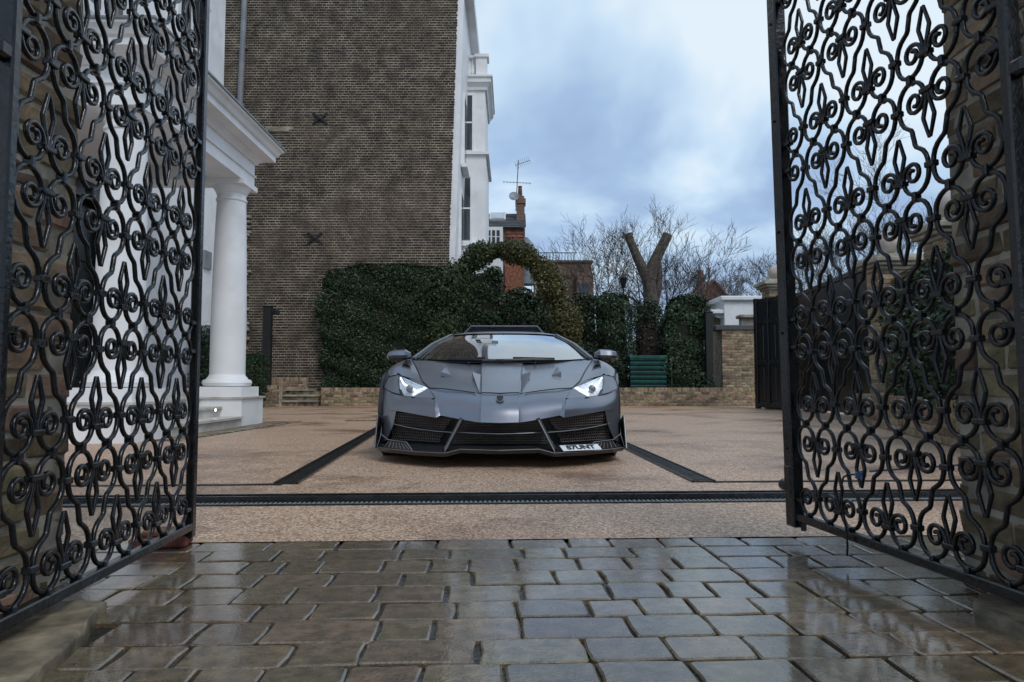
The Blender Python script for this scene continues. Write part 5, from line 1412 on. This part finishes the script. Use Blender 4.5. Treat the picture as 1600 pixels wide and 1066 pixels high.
def brown_block():
    Y = 44.0; P = lambda px,py,y=Y: at(px,py,y)
    t = thing('brown_building', 'far brown brick building with a flat roof railing behind the ivy arch', 'building', (P(890,600).x,Y,0))
    a, b = P(838,470), P(924,410)
    MB().bx(a.x,b.x,Y,Y+6,-.06,b.z-.02).build('wall', M_['brownbrick'], t)
    MB().bx(a.x-.1,b.x-1.5,Y-.04,Y-.001,-.06,P(880,440).z).build('render_band', M_['stone'], t)
    MB().bx(a.x-.1,b.x+.1,Y-.1,Y+6.1,b.z-.02,b.z+.12).build('parapet', M_['brownbrick'], t)
    rail = MB(); z = b.z+.12
    for i in range(16): 
        x = a.x+.3+i*(b.x-a.x-.6)/15
        if i < 12: MB().bx(x-.02,x+.02,Y+.2,Y+.24,z,z+.5).build('railing_post', M_['black_matt'], t)
    MB().bx(a.x,a.x+(b.x-a.x)*.75,Y+.2,Y+.24,z+.5,z+.55).build('rail', M_['black_matt'], t)
    MB().bx(P(900,430).x,P(926,430).x,Y-.5,Y-.11,-.06,P(910,428).z).build('side_wing', M_['farbrick'], t)
    for px in (905,915):
        w = P(px,452); MB().bx(w.x-.16,w.x+.16,Y-.53,Y-.501,w.z-.35,w.z+.35).build('window', M_['glass'], t)
brown_block()
# lamp post far behind the hedge
p = at(974,470,27)
t = thing('street_lamp', 'thin dark street lamp rising among the bare trees behind the hedge', 'street lamp', (p.x,27,0))
zt = at(974,428,27).z
MB().lathe([(.06,0),(.05,1),(.035,1.2),(.03,zt-.55)],(p.x,27,0),8).build('post', M_['black_matt'], t, 40)
MB().lathe([(.07,zt-.55),(.16,zt-.2),(.18,zt-.18),(.08,zt-.06),(.02,zt+.05)],(p.x,27,0),8).build('lantern', M_['black_matt'], t)
def red_gable():
    Y = 48.0; P = lambda px,py,y=Y: at(px,py,y)
    t = thing('red_roofed_house', 'far red brick house with a tiled gable and tall chimney right of the trees', 'house', (P(1112,600).x,Y,0))
    x0, x1, xm = P(1090,500).x, P(1140,500).x, P(1116,500).x; ze, zr = P(1110,470).z, P(1116,440).z
    MB().prism([(x0,-.06),(x1,-.06),(x1,ze),(xm,zr),(x0,ze)],Y,Y+6,axis='Y').build('wall', M_['redbrick'], t)
    r = MB()
    for xa_, za, xb_, zb2 in ((x0-.2,ze-.15,xm,zr+.02),(xm,zr+.02,x1+.2,ze-.15)):
        r.add([(xa_,Y-.2,za),(xb_,Y-.2,zb2),(xb_,Y+6.2,zb2),(xa_,Y+6.2,za),(xa_,Y-.2,za+.14),(xb_,Y-.2,zb2+.14),(xb_,Y+6.2,zb2+.14),(xa_,Y+6.2,za+.14)],[(0,3,2,1),(4,5,6,7),(0,1,5,4),(1,2,6,5),(2,3,7,6),(3,0,4,7)])
    ro = r.build('roof', M_['redtile'], t)
    a, b = P(1087,470), P(1098,436)
    c = MB(); c.bx(a.x,b.x,Y-.6,Y-.21,-.06,b.z); c.bx(a.x-.08,b.x+.08,Y-.66,Y-.15,b.z,b.z+.18); c = c.build('chimney', M_['farbrick'], ro)
    for i in range(3): MB().lathe([(.08,0),(.06,.35)],(a.x+.1+i*(b.x-a.x-.2)/2,Y-.4,b.z+.18),8).build('chimney_pot', M_['redtile'], c)
red_gable()
def white_garage():
    Y = 28.0; P = lambda px,py,y=Y: at(px,py,y)
    t = thing('white_outbuilding', 'white flat-roofed outbuilding behind the black post and brick pier', 'outbuilding', (P(1150,600).x,Y,0))
    a, b = P(1133,540), P(1186,470)
    MB().bx(a.x,b.x+1.5,Y,Y+4,-.06,b.z).build('wall', M_['white'], t)
    MB().bbox(((a.x+b.x+1.5)/2-.03,Y+2,b.z+.09),(b.x+1.5-a.x+.3,4.3,.18),.03).build('roof_slab', M_['white'], t)
    c, d = P(1091,540), P(1142,490)
    MB().bx(c.x,a.x-.002,Y+.6,Y+4,-.06,d.z-.0).build('side_wall', M_['farstock'], t)
    MB().bbox(((c.x+a.x)/2,Y+.55,d.z+.08),(a.x-c.x+.1,1.0,.16),.03).build('lintel', M_['white'], t)
    for px in (1096,1106):
        MB().bx(P(px,520).x-.1,P(px,520).x+.1,Y+.5,Y+.599,-.06,d.z-.001).build('white_post', M_['white'], t)
    q = P(1127,487); MB().lathe([(.02,0),(.16,.03),(.22,.08),(.02,.03)],(q.x,Y+.4,q.z-.05),12,Matrix.Rotation(R(75),3,'X')).build('dish', M_['white'], t, 50)
white_garage()
wl = thing('panelled_wall', 'pale carved stone wall panel above the brick pier coping', 'stone wall', (at(1172,515,24).x,24,0))
a, b = at(1160,560,24), at(1200,497,24)
MB().bx(a.x,b.x+1,24,24.3,-.06,b.z).build('wall', M_['stone'], wl)
MB().bbox(((a.x+b.x+1)/2,24.1,b.z+.05),(b.x+1-a.x+.2,.5,.12),.03).build('coping', M_['stone'], wl)
